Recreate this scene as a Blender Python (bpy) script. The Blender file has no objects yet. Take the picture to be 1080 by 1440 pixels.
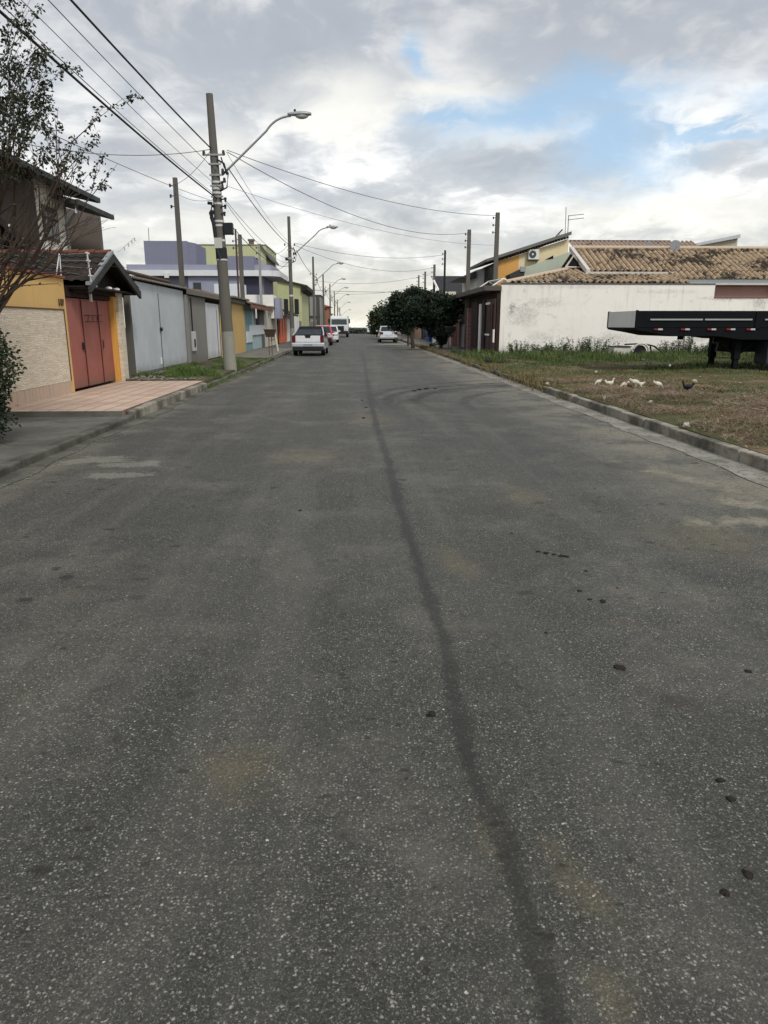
import bpy, bmesh, math, random
from mathutils import Vector, Matrix, noise
random.seed(7)
R = math.radians
# ------------------------------------------------------------------ camera, sky, sun, exposure
sc = bpy.context.scene
F = 1000.0; P = math.atan(263/F); H = 1.55; YAW = math.atan(40/math.hypot(F, 263))
cd = bpy.data.cameras.new('camera'); cam = bpy.data.objects.new('camera', cd)
sc.collection.objects.link(cam); sc.camera = cam
cd.sensor_fit = 'VERTICAL'; cd.sensor_height = 36; cd.lens = 36*F/1440; cd.clip_end = 5000; cd.clip_start = .05
cam.location = (0, 0, H); cam.rotation_euler = (R(90)-P, 0, -YAW)
sc.view_settings.view_transform = 'Standard'; sc.view_settings.look = 'None'
sc.view_settings.exposure = .25; sc.view_settings.gamma = 1
SUN_EL, SUN_AZ = 46, 152      # behind the camera, to its right (azimuth clockwise from +Y)
sl = bpy.data.lights.new('sun', 'SUN'); sl.energy = 2.1; sl.angle = R(13); sl.color = (1, .96, .9)
so = bpy.data.objects.new('sun', sl); sc.collection.objects.link(so)
sd = Vector((math.sin(R(SUN_AZ))*math.cos(R(SUN_EL)), math.cos(R(SUN_AZ))*math.cos(R(SUN_EL)), math.sin(R(SUN_EL))))
so.rotation_euler = sd.to_track_quat('Z', 'Y').to_euler()

def ray(px, py):
    x = (px-540)/F; y = -(py-720)/F
    dx = x; dy = math.cos(P)+y*math.sin(P); dz = -math.sin(P)+y*math.cos(P)
    c, s = math.cos(YAW), math.sin(YAW)
    return (dx*c+dy*s, -dx*s+dy*c, dz)
def G(px, py, z=0):
    r = ray(px, py); t = (z-H)/r[2]; return Vector((r[0]*t, r[1]*t, z))
def atX(px, py, X):
    r = ray(px, py); t = X/r[0]; return Vector((X, r[1]*t, H+r[2]*t))
def atY(px, py, Y):
    r = ray(px, py); t = Y/r[1]; return Vector((r[0]*t, Y, H+r[2]*t))

class N:
    """small node-tree helper"""
    def __init__(s, nt): s.nt = nt
    def n(s, t, **k):
        o = s.nt.nodes.new(t)
        for a, b in k.items(): setattr(o, a, b)
        return o
    def set(s, sock, v):
        if isinstance(v, bpy.types.NodeSocket): s.nt.links.new(v, sock)
        else: sock.default_value = v
    def m(s, op, a, b=0, c=0, clamp=False):
        o = s.n('ShaderNodeMath', operation=op); o.use_clamp = clamp
        s.set(o.inputs[0], a); s.set(o.inputs[1], b)
        if op in ('MULTIPLY_ADD', 'SMOOTH_MIN', 'WRAP', 'COMPARE'): s.set(o.inputs[2], c)
        return o.outputs[0]
    def v(s, op, a, b=(0, 0, 0)):
        o = s.n('ShaderNodeVectorMath', operation=op); s.set(o.inputs[0], a)
        if op == 'SCALE': s.set(o.inputs[3], b)
        else: s.set(o.inputs[1], b)
        return o.outputs['Value'] if op in ('LENGTH', 'DISTANCE', 'DOT_PRODUCT') else o.outputs[0]
    def xyz(s, v):
        o = s.n('ShaderNodeSeparateXYZ'); s.set(o.inputs[0], v); return o.outputs
    def cmb(s, x=0, y=0, z=0):
        o = s.n('ShaderNodeCombineXYZ')
        for i, q in enumerate((x, y, z)): s.set(o.inputs[i], q)
        return o.outputs[0]
    def mix(s, f, a, b, bt='MIX'):
        o = s.n('ShaderNodeMix', data_type='RGBA', blend_type=bt)
        s.set(o.inputs[0], f)
        for i, q in ((6, a), (7, b)):
            s.set(o.inputs[i], q if isinstance(q, bpy.types.NodeSocket) else (*q[:3], 1))
        return o.outputs[2]
    def noise(s, v, sc_=5, det=4, rough=.55, dist=0, out=0, dims='3D'):
        o = s.n('ShaderNodeTexNoise', noise_dimensions=dims); s.set(o.inputs['Vector'], v)
        o.inputs['Scale'].default_value = sc_; o.inputs['Detail'].default_value = det
        o.inputs['Roughness'].default_value = rough; o.inputs['Distortion'].default_value = dist
        return o.outputs[out]
    def vor(s, v, sc_=5, feature='F1', rnd=1.0, out='Distance', dims='3D'):
        o = s.n('ShaderNodeTexVoronoi', feature=feature, voronoi_dimensions=dims); s.set(o.inputs['Vector'], v)
        o.inputs['Scale'].default_value = sc_; o.inputs['Randomness'].default_value = rnd
        return o.outputs[out] if isinstance(out, str) else [o.outputs[q] for q in out]
    def ss(s, x, a, b, lo=0., hi=1.):
        """smoothstep of x from a to b onto lo..hi"""
        o = s.n('ShaderNodeMapRange', interpolation_type='SMOOTHSTEP')
        s.set(o.inputs[0], x)
        for i, q in enumerate((a, b, lo, hi)): s.set(o.inputs[i+1], q)
        return o.outputs[0]
    def ramp(s, x, stops):
        o = s.n('ShaderNodeValToRGB'); s.set(o.inputs[0], x); e = o.color_ramp.elements
        while len(e) < len(stops): e.new(.5)
        for q, (p, c) in zip(e, stops): q.position = p; q.color = (*c, 1)
        return o.outputs[0]

def lin(r, g, b):
    f = lambda c: (c/255/12.92 if c <= 10 else ((c/255+.055)/1.055)**2.4)
    return (f(r), f(g), f(b))

# ---- world: Nishita sky seen through broken cloud, laid out by true direction
w = bpy.data.worlds.new("World"); sc.world = w; w.use_nodes = True
nt = w.node_tree; nt.nodes.clear(); q = N(nt)
tc = q.n('ShaderNodeTexCoord').outputs['Generated']
D = q.v('NORMALIZE', tc); dx, dy, dz = q.xyz(D)
sky = q.n('ShaderNodeTexSky', sky_type='NISHITA'); sky.sun_disc = False
sky.sun_elevation = R(SUN_EL); sky.sun_rotation = R(SUN_AZ)
skc = q.v('SCALE', sky.outputs[0], .115)
skc = q.mix(.6, skc, (.40, .62, .84))
zz = q.m('ADD', q.m('MAXIMUM', dz, 0), .30)
uv = q.cmb(q.m('DIVIDE', dx, zz), q.m('DIVIDE', dy, zz), 0)
warp = q.v('ADD', uv, q.v('SCALE', q.v('SUBTRACT', q.noise(uv, 1.3, 4, .6, out=1), (.5, .5, .5)), .42))
n1 = q.noise(warp, 1.9, 9, .56); n2 = q.noise(q.v('ADD', warp, (7.3, 2.1, 0)), 4.6, 8, .6); n3 = q.noise(q.v('ADD', warp, (1.3, 9.1, 4)), .55, 5, .5)
az = q.m('ARCTAN2', dx, dy); el = q.m('ARCSINE', dz)
an = q.m('MULTIPLY', q.m('SUBTRACT', n1, .5), .24); en = q.m('MULTIPLY', q.m('SUBTRACT', n2, .5), .12)
def patch(px, py, ra, re, rot=0):
    r = Vector(ray(px, py)).normalized(); a0 = math.atan2(r.x, r.y); e0 = math.asin(r.z)
    a = q.m('ADD', q.m('SUBTRACT', az, a0), an); e = q.m('ADD', q.m('SUBTRACT', el, e0), en)
    c_, s_ = math.cos(rot), math.sin(rot)
    a2 = q.m('ADD', q.m('MULTIPLY', a, c_), q.m('MULTIPLY', e, s_)); e2 = q.m('SUBTRACT', q.m('MULTIPLY', e, c_), q.m('MULTIPLY', a, s_))
    d = q.m('SQRT', q.m('ADD', q.m('POWER', q.m('ABSOLUTE', q.m('DIVIDE', a2, ra)), 2), q.m('POWER', q.m('ABSOLUTE', q.m('DIVIDE', e2, re)), 2)))
    return q.ss(d, 1.4, .15)
blue = None
for a in ((600, 75, .022, .018), (740, 155, .15, .036, .15), (850, 140, .15, .036), (870, 205, .11, .062), (640, 175, .07, .014),
          (1000, 185, .10, .012), (1200, 150, .10, .05)):
    b = patch(*a); blue = b if blue is None else q.m('MAXIMUM', blue, b)
holes = q.ss(n3, .60, .74)
outside = q.ss(q.m('ABSOLUTE', az), .55, .9)
blue = q.m('MAXIMUM', blue, q.m('MULTIPLY', holes, outside))
# cloud tone: pale at the horizon, bright billows, slate undersides higher up
tone = q.m('ADD', q.m('MULTIPLY', q.m('SUBTRACT', n1, .5), 1.55), q.m('MULTIPLY', q.m('SUBTRACT', n2, .5), 1.0))
base = q.ramp(q.ss(el, 0., .62), [(0, lin(212, 212, 204)), (.18, lin(194, 199, 204)), (.5, lin(184, 191, 199)), (.8, lin(166, 173, 184)), (1, lin(150, 157, 169))])
cl = q.mix(q.ss(tone, -.07, .22), base, lin(248, 248, 246))
cl = q.mix(q.ss(tone, .0, -.36, 0, .58), cl, lin(152, 162, 174))
dk = None
for a in ((300, 40, .42, .09), (760, 25, .40, .07), (240, 215, .16, .045), (1000, 60, .2, .05)):
    b = patch(*a); dk = b if dk is None else q.m('MAXIMUM', dk, b)
cl = q.mix(q.m('MULTIPLY', dk, .55), cl, lin(160, 164, 173))
wt = None
for a in ((290, 215, .08, .04), (700, 190, .09, .02), (940, 300, .16, .035), (480, 150, .10, .04), (630, 135, .07, .028), (270, 330, .16, .03)):
    b = patch(*a); wt = b if wt is None else q.m('MAXIMUM', wt, b)
cl = q.mix(q.m('MULTIPLY', wt, .7), cl, lin(246, 244, 236))
hz = q.m('MULTIPLY', q.ss(el, .09, .0), .5)
cl = q.mix(hz, cl, lin(232, 226, 205))
blue = q.m('MULTIPLY', blue, q.ss(tone, .50, .15))
fin = q.mix(q.m('MULTIPLY', blue, .82), cl, skc)
# overhead and behind the photographer the cloud is brighter (sun behind it)
up = q.ss(el, .62, 1.1); back = q.ss(dy, .1, -.6)
gain = q.m('ADD', 1.0, q.m('ADD', q.m('MULTIPLY', up, .45), q.m('MULTIPLY', back, .35)))
fin = q.v('SCALE', fin, q.m('MULTIPLY', gain, 1.0))
bg = q.n('ShaderNodeBackground'); q.set(bg.inputs[0], fin); bg.inputs[1].default_value = 1.0
q.nt.links.new(bg.outputs[0], q.n('ShaderNodeOutputWorld').inputs[0])

# ------------------------------------------------------------------ object helpers
C = sc.collection
def tag(o, label=None, cat=None, group=None, kind=None):
    if label: o['label'] = label
    if cat: o['category'] = cat
    if group: o['group'] = group
    if kind: o['kind'] = kind
    return o
def thing(name, label, cat, loc=(0, 0, 0), rz=0, group=None):
    o = bpy.data.objects.new(name, None); C.objects.link(o); o.empty_display_size = .2
    o.location = loc; o.rotation_euler = (0, 0, rz); return tag(o, label, cat, group)
def dup(root, loc, rz=None, label=None, scale=None):
    r = root.copy(); C.objects.link(r); r.location = loc
    if rz is not None: r.rotation_euler = (0, 0, rz)
    if label: r['label'] = label
    if scale: r.scale = (scale,)*3
    for ch in list(root.children):
        c = ch.copy(); C.objects.link(c); c.parent = r
        for g in ch.children:
            d = g.copy(); C.objects.link(d); d.parent = c
    return r

class MB:
    def __init__(s): s.bm = bmesh.new()
    def quad(s, *ps):
        s.bm.faces.new([s.bm.verts.new(p) for p in ps]); return s
    def box(s, x0, x1, y0, y1, z0, z1):
        v = [s.bm.verts.new(p) for p in ((x0,y0,z0),(x1,y0,z0),(x1,y1,z0),(x0,y1,z0),(x0,y0,z1),(x1,y0,z1),(x1,y1,z1),(x0,y1,z1))]
        for f in ((3,2,1,0),(4,5,6,7),(0,1,5,4),(1,2,6,5),(2,3,7,6),(3,0,4,7)): s.bm.faces.new([v[i] for i in f])
        return s
    def prism(s, pts, d):
        d = Vector(d); a = [s.bm.verts.new(p) for p in pts]; b = [s.bm.verts.new(Vector(p)+d) for p in pts]
        s.bm.faces.new(a); s.bm.faces.new(b[::-1]); n = len(a)
        for i in range(n): s.bm.faces.new([a[i], b[i], b[(i+1) % n], a[(i+1) % n]])
        return s
    def loft(s, rings, cap=True):
        rs = [[s.bm.verts.new(p) for p in r] for r in rings]; n = len(rs[0])
        for a, b in zip(rs, rs[1:]):
            for i in range(n): s.bm.faces.new([a[i], a[(i+1) % n], b[(i+1) % n], b[i]])
        if cap: s.bm.faces.new(rs[0][::-1]); s.bm.faces.new(rs[-1])
        return s
    def tube(s, pts, r, n=8, cap=True):
        pts = [Vector(p) for p in pts]; rr = r if isinstance(r, (list, tuple)) else [r]*len(pts); rings = []
        for i, p in enumerate(pts):
            t = (pts[min(i+1, len(pts)-1)]-pts[max(i-1, 0)]).normalized()
            u = t.cross(Vector((0, 0, 1)) if abs(t.z) < .95 else Vector((1, 0, 0))).normalized(); v = t.cross(u)
            rings.append([p+(u*math.cos(6.28319*k/n)+v*math.sin(6.28319*k/n))*rr[i] for k in range(n)])
        return s.loft(rings, cap)
    def ball(s, c, rx, ry=None, rz=None, u=12, v=8):
        m = Matrix.Translation(c) @ Matrix.Diagonal((rx, ry or rx, rz or rx, 1))
        bmesh.ops.create_uvsphere(s.bm, u_segments=u, v_segments=v, radius=1, matrix=m); return s
    def build(s, name, mat, parent=None, smooth=False, bevel=0, label=None, kind=None, mods=None):
        bmesh.ops.recalc_face_normals(s.bm, faces=s.bm.faces)
        me = bpy.data.meshes.new(name); s.bm.to_mesh(me); s.bm.free()
        me.materials.append(mat)
        if smooth: me.polygons.foreach_set('use_smooth', [True]*len(me.polygons))
        o = bpy.data.objects.new(name, me); C.objects.link(o)
        if parent:
            o.parent = parent
            if parent.type != 'EMPTY' or parent.parent is None: pass
        if bevel:
            b = o.modifiers.new('bevel', 'BEVEL'); b.width = bevel; b.segments = 2; b.limit_method = 'ANGLE'; b.angle_limit = R(35)
        if label: o['label'] = label
        if kind: o['kind'] = kind
        return o
def meshobj(name, verts, faces, mat, parent=None, smooth=False, kind=None):
    me = bpy.data.meshes.new(name); me.from_pydata(verts, [], faces); me.materials.append(mat)
    if smooth: me.polygons.foreach_set('use_smooth', [True]*len(me.polygons))
    o = bpy.data.objects.new(name, me); C.objects.link(o)
    if parent: o.parent = parent
    if kind: o['kind'] = kind
    return o

# ------------------------------------------------------------------ materials
def newmat(name, rough=.8, spec=.3, metal=0):
    m = bpy.data.materials.new(name); m.use_nodes = True; m.node_tree.nodes.clear(); q = N(m.node_tree)
    b = q.n('ShaderNodeBsdfPrincipled'); o = q.n('ShaderNodeOutputMaterial'); q.nt.links.new(b.outputs[0], o.inputs[0])
    b.inputs['Roughness'].default_value = rough; b.inputs['Metallic'].default_value = metal
    b.inputs['Specular IOR Level'].default_value = spec
    q.b = b; q.pos = q.n('ShaderNodeNewGeometry').outputs['Position']; return m, q
def bump(q, h, strength=.3, dist=.01):
    o = q.n('ShaderNodeBump'); o.inputs['Strength'].default_value = strength; o.inputs['Distance'].default_value = dist
    q.set(o.inputs['Height'], h); q.nt.links.new(o.outputs[0], q.b.inputs['Normal'])
_c = {}
def plaster(name, col, dirt=.35, dcol=(.09, .085, .07), sc_=1., rough=.85, streak=.5, base=0.):
    """painted render with blotches, rain streaks and fine grain; base = soiling strength near the ground"""
    if name in _c: return _c[name]
    m, q = newmat(name, rough, .2)
    x, y, z = q.xyz(q.pos)
    big = q.noise(q.pos, .9*sc_, 6, .62); mid = q.noise(q.pos, 5*sc_, 5, .6)
    st = q.noise(q.cmb(q.m('MULTIPLY', x, 5), q.m('MULTIPLY', y, 5), q.m('MULTIPLY', z, .35)), 1.3, 5, .6)
    c = q.mix(q.ss(big, .35, .7, 0, .35), col, [v*.82 for v in col])
    c = q.mix(q.m('MULTIPLY', q.ss(st, .52, .75), dirt*streak), c, dcol)
    c = q.mix(q.m('MULTIPLY', q.ss(mid, .56, .8), dirt*.6), c, dcol)
    if base:
        g = q.m('MULTIPLY', q.ss(q.m('ADD', z, q.m('MULTIPLY', mid, .5)), .95, .3), base)
        c = q.mix(g, c, dcol)
    q.set(q.b.inputs[0], c); bump(q, q.noise(q.pos, 60, 4), .25, .01); _c[name] = m; return m
def paint(name, col, rough=.45, metal=0, dirt=.15, spec=.4):
    if name in _c: return _c[name]
    m, q = newmat(name, rough, spec, metal)
    a = q.noise(q.pos, 3.3, 6, .6); b = q.noise(q.pos, 25, 4, .6)
    c = q.mix(q.m('MULTIPLY', q.ss(a, .45, .8), dirt), col, [v*.45 for v in col])
    c = q.mix(q.m('MULTIPLY', q.ss(b, .6, .85), dirt), c, (.12, .08, .05))
    q.set(q.b.inputs[0], c); q.set(q.b.inputs['Roughness'], q.ss(a, .3, .8, rough*.85, min(1, rough*1.3))); _c[name] = m; return m
def flat(name, col, rough=.6, metal=0, spec=.18):
    return paint(name, col, rough, metal, .06, spec)
def glass(name='window_glass', col=(.015, .02, .022)):
    if name in _c: return _c[name]
    m, q = newmat(name, .12, .35); q.set(q.b.inputs[0], (*col, 1)); _c[name] = m; return m
def tiles(name, ca, cb, mould=.5, mcol=(.018, .015, .012)):
    if name in _c: return _c[name]
    m, q = newmat(name, .85, .2)
    v, cc = q.vor(q.pos, 4.2, out=('Distance', 'Color'))
    c = q.mix(q.xyz(cc)[0], ca, cb)
    n_ = q.noise(q.pos, .55, 7, .66); n2_ = q.noise(q.v('MULTIPLY', q.pos, (1, .5, 1)), 4.5, 4, .7)
    k = q.ss(q.m('ADD', q.m('MULTIPLY', n_, .6), q.m('MULTIPLY', n2_, .5)), .62-mould*.12, .68-mould*.1)
    c = q.mix(q.m('MULTIPLY', k, .92), c, mcol)
    q.set(q.b.inputs[0], c); bump(q, q.noise(q.pos, 30, 4), .4, .01); _c[name] = m; return m
def leafmat(name, ca, cb, cc=None):
    m, q = newmat(name, .6, .25)
    n_ = q.noise(q.pos, 2.2, 3); n2_ = q.noise(q.pos, 23, 2)
    c = q.mix(q.ss(n_, .35, .65), ca, cb)
    if cc: c = q.mix(q.ss(n2_, .55, .7), c, cc)
    q.set(q.b.inputs[0], c); return m

def gatepaint(name, col, rust=(.14, .06, .03), amt=.5):
    m, q = newmat(name, .55, .3); x, y, z = q.xyz(q.pos)
    st = q.noise(q.cmb(q.m('MULTIPLY', x, 7), q.m('MULTIPLY', y, 9), q.m('MULTIPLY', z, .5)), 1.2, 6, .65); bl_ = q.noise(q.pos, 1.6, 6, .65); sp = q.noise(q.pos, 28, 4, .7)
    c = q.mix(q.ss(bl_, .35, .65, 0, .5), col, [v*.78 for v in col])
    c = q.mix(q.m('MULTIPLY', q.ss(st, .55, .75), amt*.7), c, [v*.45 for v in col])
    c = q.mix(q.m('MULTIPLY', q.ss(sp, .66, .74), amt), c, rust)
    low = q.ss(q.m('ADD', z, q.m('MULTIPLY', q.noise(q.pos, 4, 5, .7), .7)), .95, .42)
    c = q.mix(q.m('MULTIPLY', low, amt*1.3), c, (.11, .085, .062)); q.set(q.b.inputs[0], c)
    bump(q, q.noise(q.cmb(q.m('MULTIPLY', x, 1), q.m('MULTIPLY', y, 2.2), q.m('MULTIPLY', z, .9)), 1.5, 3), .35, .05); return m
M_concrete = plaster('weathered_concrete', (.27, .26, .235), .55, sc_=1.6)
M_pole = plaster('pole_concrete', (.105, .098, .082), .5, sc_=2.2)
M_bare = plaster('bare_cement_render', (.21, .20, .175), .6, sc_=1.5, base=.4)
M_steel = flat('galvanised_steel', (.28, .29, .29), .5, .5)
M_black = flat('black_rubber', (.012, .012, .013), .75)
M_dark = flat('dark_painted_steel', (.016, .017, .019), .5)
M_wire = flat('wire_black', (.02, .02, .022), .6)
M_wire2 = flat('wire_grey', (.13, .135, .14), .6)
M_white = plaster('white_render', (.72, .69, .64), .22)
M_gl = glass()
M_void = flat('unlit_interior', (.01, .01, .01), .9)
M_bark = plaster('bark', (.07, .055, .042), .5, sc_=4)

# ------------------------------------------------------------------ terrain and street
def terr(y):
    return 0 if y < 128 else (-7.0*(1-math.exp(-((y-128)/110.)**2)))
def strip(name, x0, x1, y0, y1, z, mat, kind='structure', th=0, jit=0, dx_=1e9, dyy=2.0, nx=1, fn=None):
    """a sheet (or slab with thickness th) following the terrain, x0/x1 may be functions of y"""
    X0 = x0 if callable(x0) else (lambda y: x0); X1 = x1 if callable(x1) else (lambda y: x1)
    ny = max(1, int((y1-y0)/dyy)); vs = []; fs = []
    for j in range(ny+1):
        y = y0+(y1-y0)*j/ny
        for i in range(nx+1):
            x = X0(y)+(X1(y)-X0(y))*i/nx
            vs.append((x, y, z+terr(y)+(fn(x, y) if fn else 0)))
    W = nx+1
    for j in range(ny):
        for i in range(nx): fs.append((j*W+i, j*W+i+1, (j+1)*W+i+1, (j+1)*W+i))
    if th:
        b = len(vs)
        edge = [j*W for j in range(ny+1)]+[ny*W+i for i in range(1, W)]+[j*W+nx for j in range(ny-1, -1, -1)]+[i for i in range(nx-1, 0, -1)]
        for k in edge: vs.append((vs[k][0], vs[k][1], vs[k][2]-th))
        n = len(edge)
        for k in range(n): fs.append((edge[k], edge[(k+1) % n], b+(k+1) % n, b+k))
    return meshobj(name, vs, fs, mat, kind=kind)

KL, KR = -3.74, 4.46          # kerb faces
# asphalt
def asphalt():
    m, q = newmat('asphalt', .85, .30)
    P_ = q.pos; x, y, z = q.xyz(P_); xy = q.cmb(x, y, 0)
    big = q.noise(xy, .35, 6, .6); mid = q.noise(xy, 2.2, 6, .62); fin_ = q.noise(xy, 26, 4, .7)
    c = q.mix(q.ss(big, .35, .68), (.032, .032, .029), (.052, .051, .046))
    c = q.mix(q.ss(mid, .42, .70, 0, .6), c, (.030, .030, .027))
    c = q.mix(q.ss(fin_, .42, .70, 0, .7), c, (.022, .022, .021))
    # long worn wheel paths
    wp = q.noise(q.cmb(q.m('MULTIPLY', x, 1.1), q.m('MULTIPLY', y, .07), 0), 1.6, 4, .6)
    c = q.mix(q.ss(wp, .46, .68, 0, .55), c, (.088, .086, .078))
    c = q.mix(q.ss(q.noise(xy, .8, 7, .72), .46, .68, 0, .6), c, (.125, .120, .105))
    c = q.mix(q.ss(q.noise(q.v('MULTIPLY', xy, (1, .35, 1)), 3.1, 6, .75), .50, .66, 0, .5), c, (.030, .029, .026))
    c = q.mix(q.ss(q.noise(q.v('ADD', xy, (31, 7, 0)), 1.3, 6, .7), .56, .74, 0, .6), c, (.040, .040, .037))
    # aggregate: pale and dark stones
    wv = q.v('ADD', xy, q.v('SCALE', q.noise(xy, 110, 3, .7, out=1), .016))
    for sc_, th, keep, col, s in ((85, .40, .36, (.34, .335, .31), .9), (150, .44, .20, (.23, .227, .21), .85), (50, .27, .84, (.58, .57, .53), .92), (240, .46, .2, (.16, .158, .148), .75)):
        d, cc = q.vor(wv, sc_, out=('Distance', 'Color')); r_, g_, b_ = q.xyz(cc)
        mk = q.m('MULTIPLY', q.ss(d, th, th*.55), q.ss(r_, keep, keep+.12))
        mk = q.m('MULTIPLY', mk, q.ss(g_, -.1, 1.0)); mk = q.m('MULTIPLY', mk, q.ss(mid, .25, .55, .55, 1.))
        c = q.mix(q.m('MULTIPLY', mk, s), c, col)
    d, cc = q.vor(wv, 95, out=('Distance', 'Color'))
    c = q.mix(q.m('MULTIPLY', q.ss(d, .32, .15), q.ss(q.xyz(cc)[1], .55, .65, 0, .85)), c, (.016, .016, .016))
    # mossy / sandy yellowing
    def blob(px, py, rx, ry, rot=0, soft=.5, amp=.5, world=False, fq=7):
        g = Vector((px, py, 0)) if world else G(px, py)
        nz = q.m('MULTIPLY', q.m('SUBTRACT', mid, .5), amp*2.2); nb = q.m('MULTIPLY', q.m('SUBTRACT', q.noise(xy, fq, 5, .65), .5), amp*2.2)
        a = q.m('SUBTRACT', x, g.x); b = q.m('SUBTRACT', y, g.y); c_, s_ = math.cos(rot), math.sin(rot)
        u = q.m('DIVIDE', q.m('ADD', q.m('MULTIPLY', a, c_), q.m('MULTIPLY', b, s_)), rx)
        v = q.m('DIVIDE', q.m('SUBTRACT', q.m('MULTIPLY', b, c_), q.m('MULTIPLY', a, s_)), ry)
        d = q.m('SQRT', q.m('ADD', q.m('MULTIPLY', u, u), q.m('MULTIPLY', v, v)))
        d = q.m('ADD', d, q.m('ADD', nz, nb)); return q.ss(d, 1.0, 1.0-soft)
    grain = q.ss(q.noise(xy, 90, 3, .7), .3, .6)
    yel = None
    for a in ((690, 1170, .07, .20, .1, .9), (810, 1240, .09, .28, .25, .9), (640, 790, .18, .55, .2, .9), (860, 1390, .10, .14, 0, .9), (340, 1080, .2, .25, 0, .9),
              (520, 590, .7, 1.5, 0, .9), (430, 640, .8, 1.0, 0, .9), (1000, 760, .6, .8, 0, .9), (740, 700, .3, .8, 0, .9)):
        b = blob(*a); yel = b if yel is None else q.m('MAXIMUM', yel, b)
    yel = q.m('MULTIPLY', yel, q.ss(q.noise(xy, 5, 6, .75), .30, .55))
    yel = q.m('MAXIMUM', yel, q.ss(q.noise(xy, .9, 6, .75), .56, .76, 0, .7))
    c = q.mix(q.m('MULTIPLY', q.m('MULTIPLY', yel, grain), .50), c, (.165, .135, .078))
    # dark wandering seam of bitumen
    pts = [(505, 478), (510, 497), (518, 545), (527, 590), (543, 640), (563, 715), (590, 800), (622, 900), (640, 980), (665, 1080), (712, 1190), (748, 1310), (775, 1420)]
    ws = sorted([(g.y, g.x) for g in (G(*p) for p in pts)])
    fc = q.n('ShaderNodeFloatCurve'); cu = fc.mapping.curves[0]; ymin, ymax = ws[0][0], ws[-1][0]
    enc = lambda Y: math.log(Y/ymin)/math.log(ymax/ymin)
    t = q.m('DIVIDE', q.m('LOGARITHM', q.m('DIVIDE', q.m('MAXIMUM', y, .2), ymin), math.e), math.log(ymax/ymin), clamp=True)
    q.set(fc.inputs['Value'], t)
    while len(cu.points) < len(ws): cu.points.new(.5, .5)
    for pt, (Y, X) in zip(cu.points, ws): pt.location = (enc(Y), (X+1.5)/3.); pt.handle_type = 'AUTO'
    fc.mapping.update()
    xc = q.m('SUBTRACT', q.m('MULTIPLY', fc.outputs[0], 3.), 1.5)
    xc = q.m('ADD', xc, q.m('MULTIPLY', q.m('SUBTRACT', q.noise(xy, 1.7, 4, .6), .5), .08))
    xc = q.m('ADD', xc, q.m('MULTIPLY', q.m('SUBTRACT', q.noise(xy, 18, 5, .75), .5), .09))
    wdt = q.m('MULTIPLY', q.ss(y, 1.5, 12, .044, .065), q.ss(q.noise(xy, 2.2, 5, .7), .3, .7, .55, 1.4)); e = q.m('DIVIDE', q.m('ABSOLUTE', q.m('SUBTRACT', x, xc)), wdt)
    seam = q.m('MULTIPLY', q.m('MULTIPLY', q.ss(q.m('ADD', e, q.m('MULTIPLY', q.m('SUBTRACT', q.noise(xy, 32, 4, .75), .5), 2.2)), 1.15, .45), q.ss(q.noise(xy, 1.2, 5, .7), .25, .62, .45, .95)), q.ss(q.noise(xy, 70, 3, .7), .28, .5, .55, 1.))
    far = q.ss(y, 14, 60, .95, .6)
    c = q.mix(q.m('MULTIPLY', q.m('MULTIPLY', seam, far), 1.0), c, (.022, .021, .019))
    # cement spill (left) and sand wash (right)
    cem = q.m('MAXIMUM', blob(135, 647, .42, .26, 0, .3, 1.3, fq=5.), blob(180, 653, .42, .20, 0, .3, 1.4, fq=6.))
    cem = q.m('MAXIMUM', cem, blob(165, 668, .30, .16, 0, .3, 1.4, fq=8.))
    c = q.mix(q.m('MULTIPLY', q.m('MULTIPLY', cem, q.ss(q.noise(xy, 30, 4, .7), .3, .6, .3, 1.)), .42), c, (.33, .32, .285))
    sand = q.m('MAXIMUM', blob(945, 668, .24, 1.5, .35, .9, .9, fq=5.), blob(1040, 732, .75, .22, .1, .9, 1.0, fq=6.))
    sand = q.m('MAXIMUM', sand, blob(1040, 705, .30, .5, .3, .9, .9))
    sand = q.m('MAXIMUM', sand, q.m('MULTIPLY', q.m('MULTIPLY', q.ss(x, 2.2, 4.2), q.ss(q.noise(xy, .7, 7, .72), .38, .6)), .85))
    sand = q.m('MAXIMUM', sand, q.m('MULTIPLY', q.m('MULTIPLY', q.ss(x, -3.0, -3.75), q.ss(q.noise(xy, .8, 6, .65), .38, .6)), .6))
    sand = q.m('MAXIMUM', sand, blob(3.6, 60.5, 2.6, 2.4, 0, .5, .3, True))
    c = q.mix(q.m('MULTIPLY', q.m('MULTIPLY', sand, q.ss(q.noise(xy, 22, 5, .75), .3, .62, .35, 1.)), .72), c, (.32, .285, .225))
    c = q.mix(q.m('MULTIPLY', blob(880, 655, .45, .4, 0, .7, .5), .6), c, (.035, .035, .034))
    c = q.mix(q.m('MULTIPLY', blob(950, 985, .12, .1, 0, .8, .5), .5), c, (.035, .03, .025))
    c = q.mix(q.m('MULTIPLY', blob(3.2, 55.5, 3.6, 2.3, 0, .6, .35, True), .6), c, (.04, .04, .038))
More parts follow.
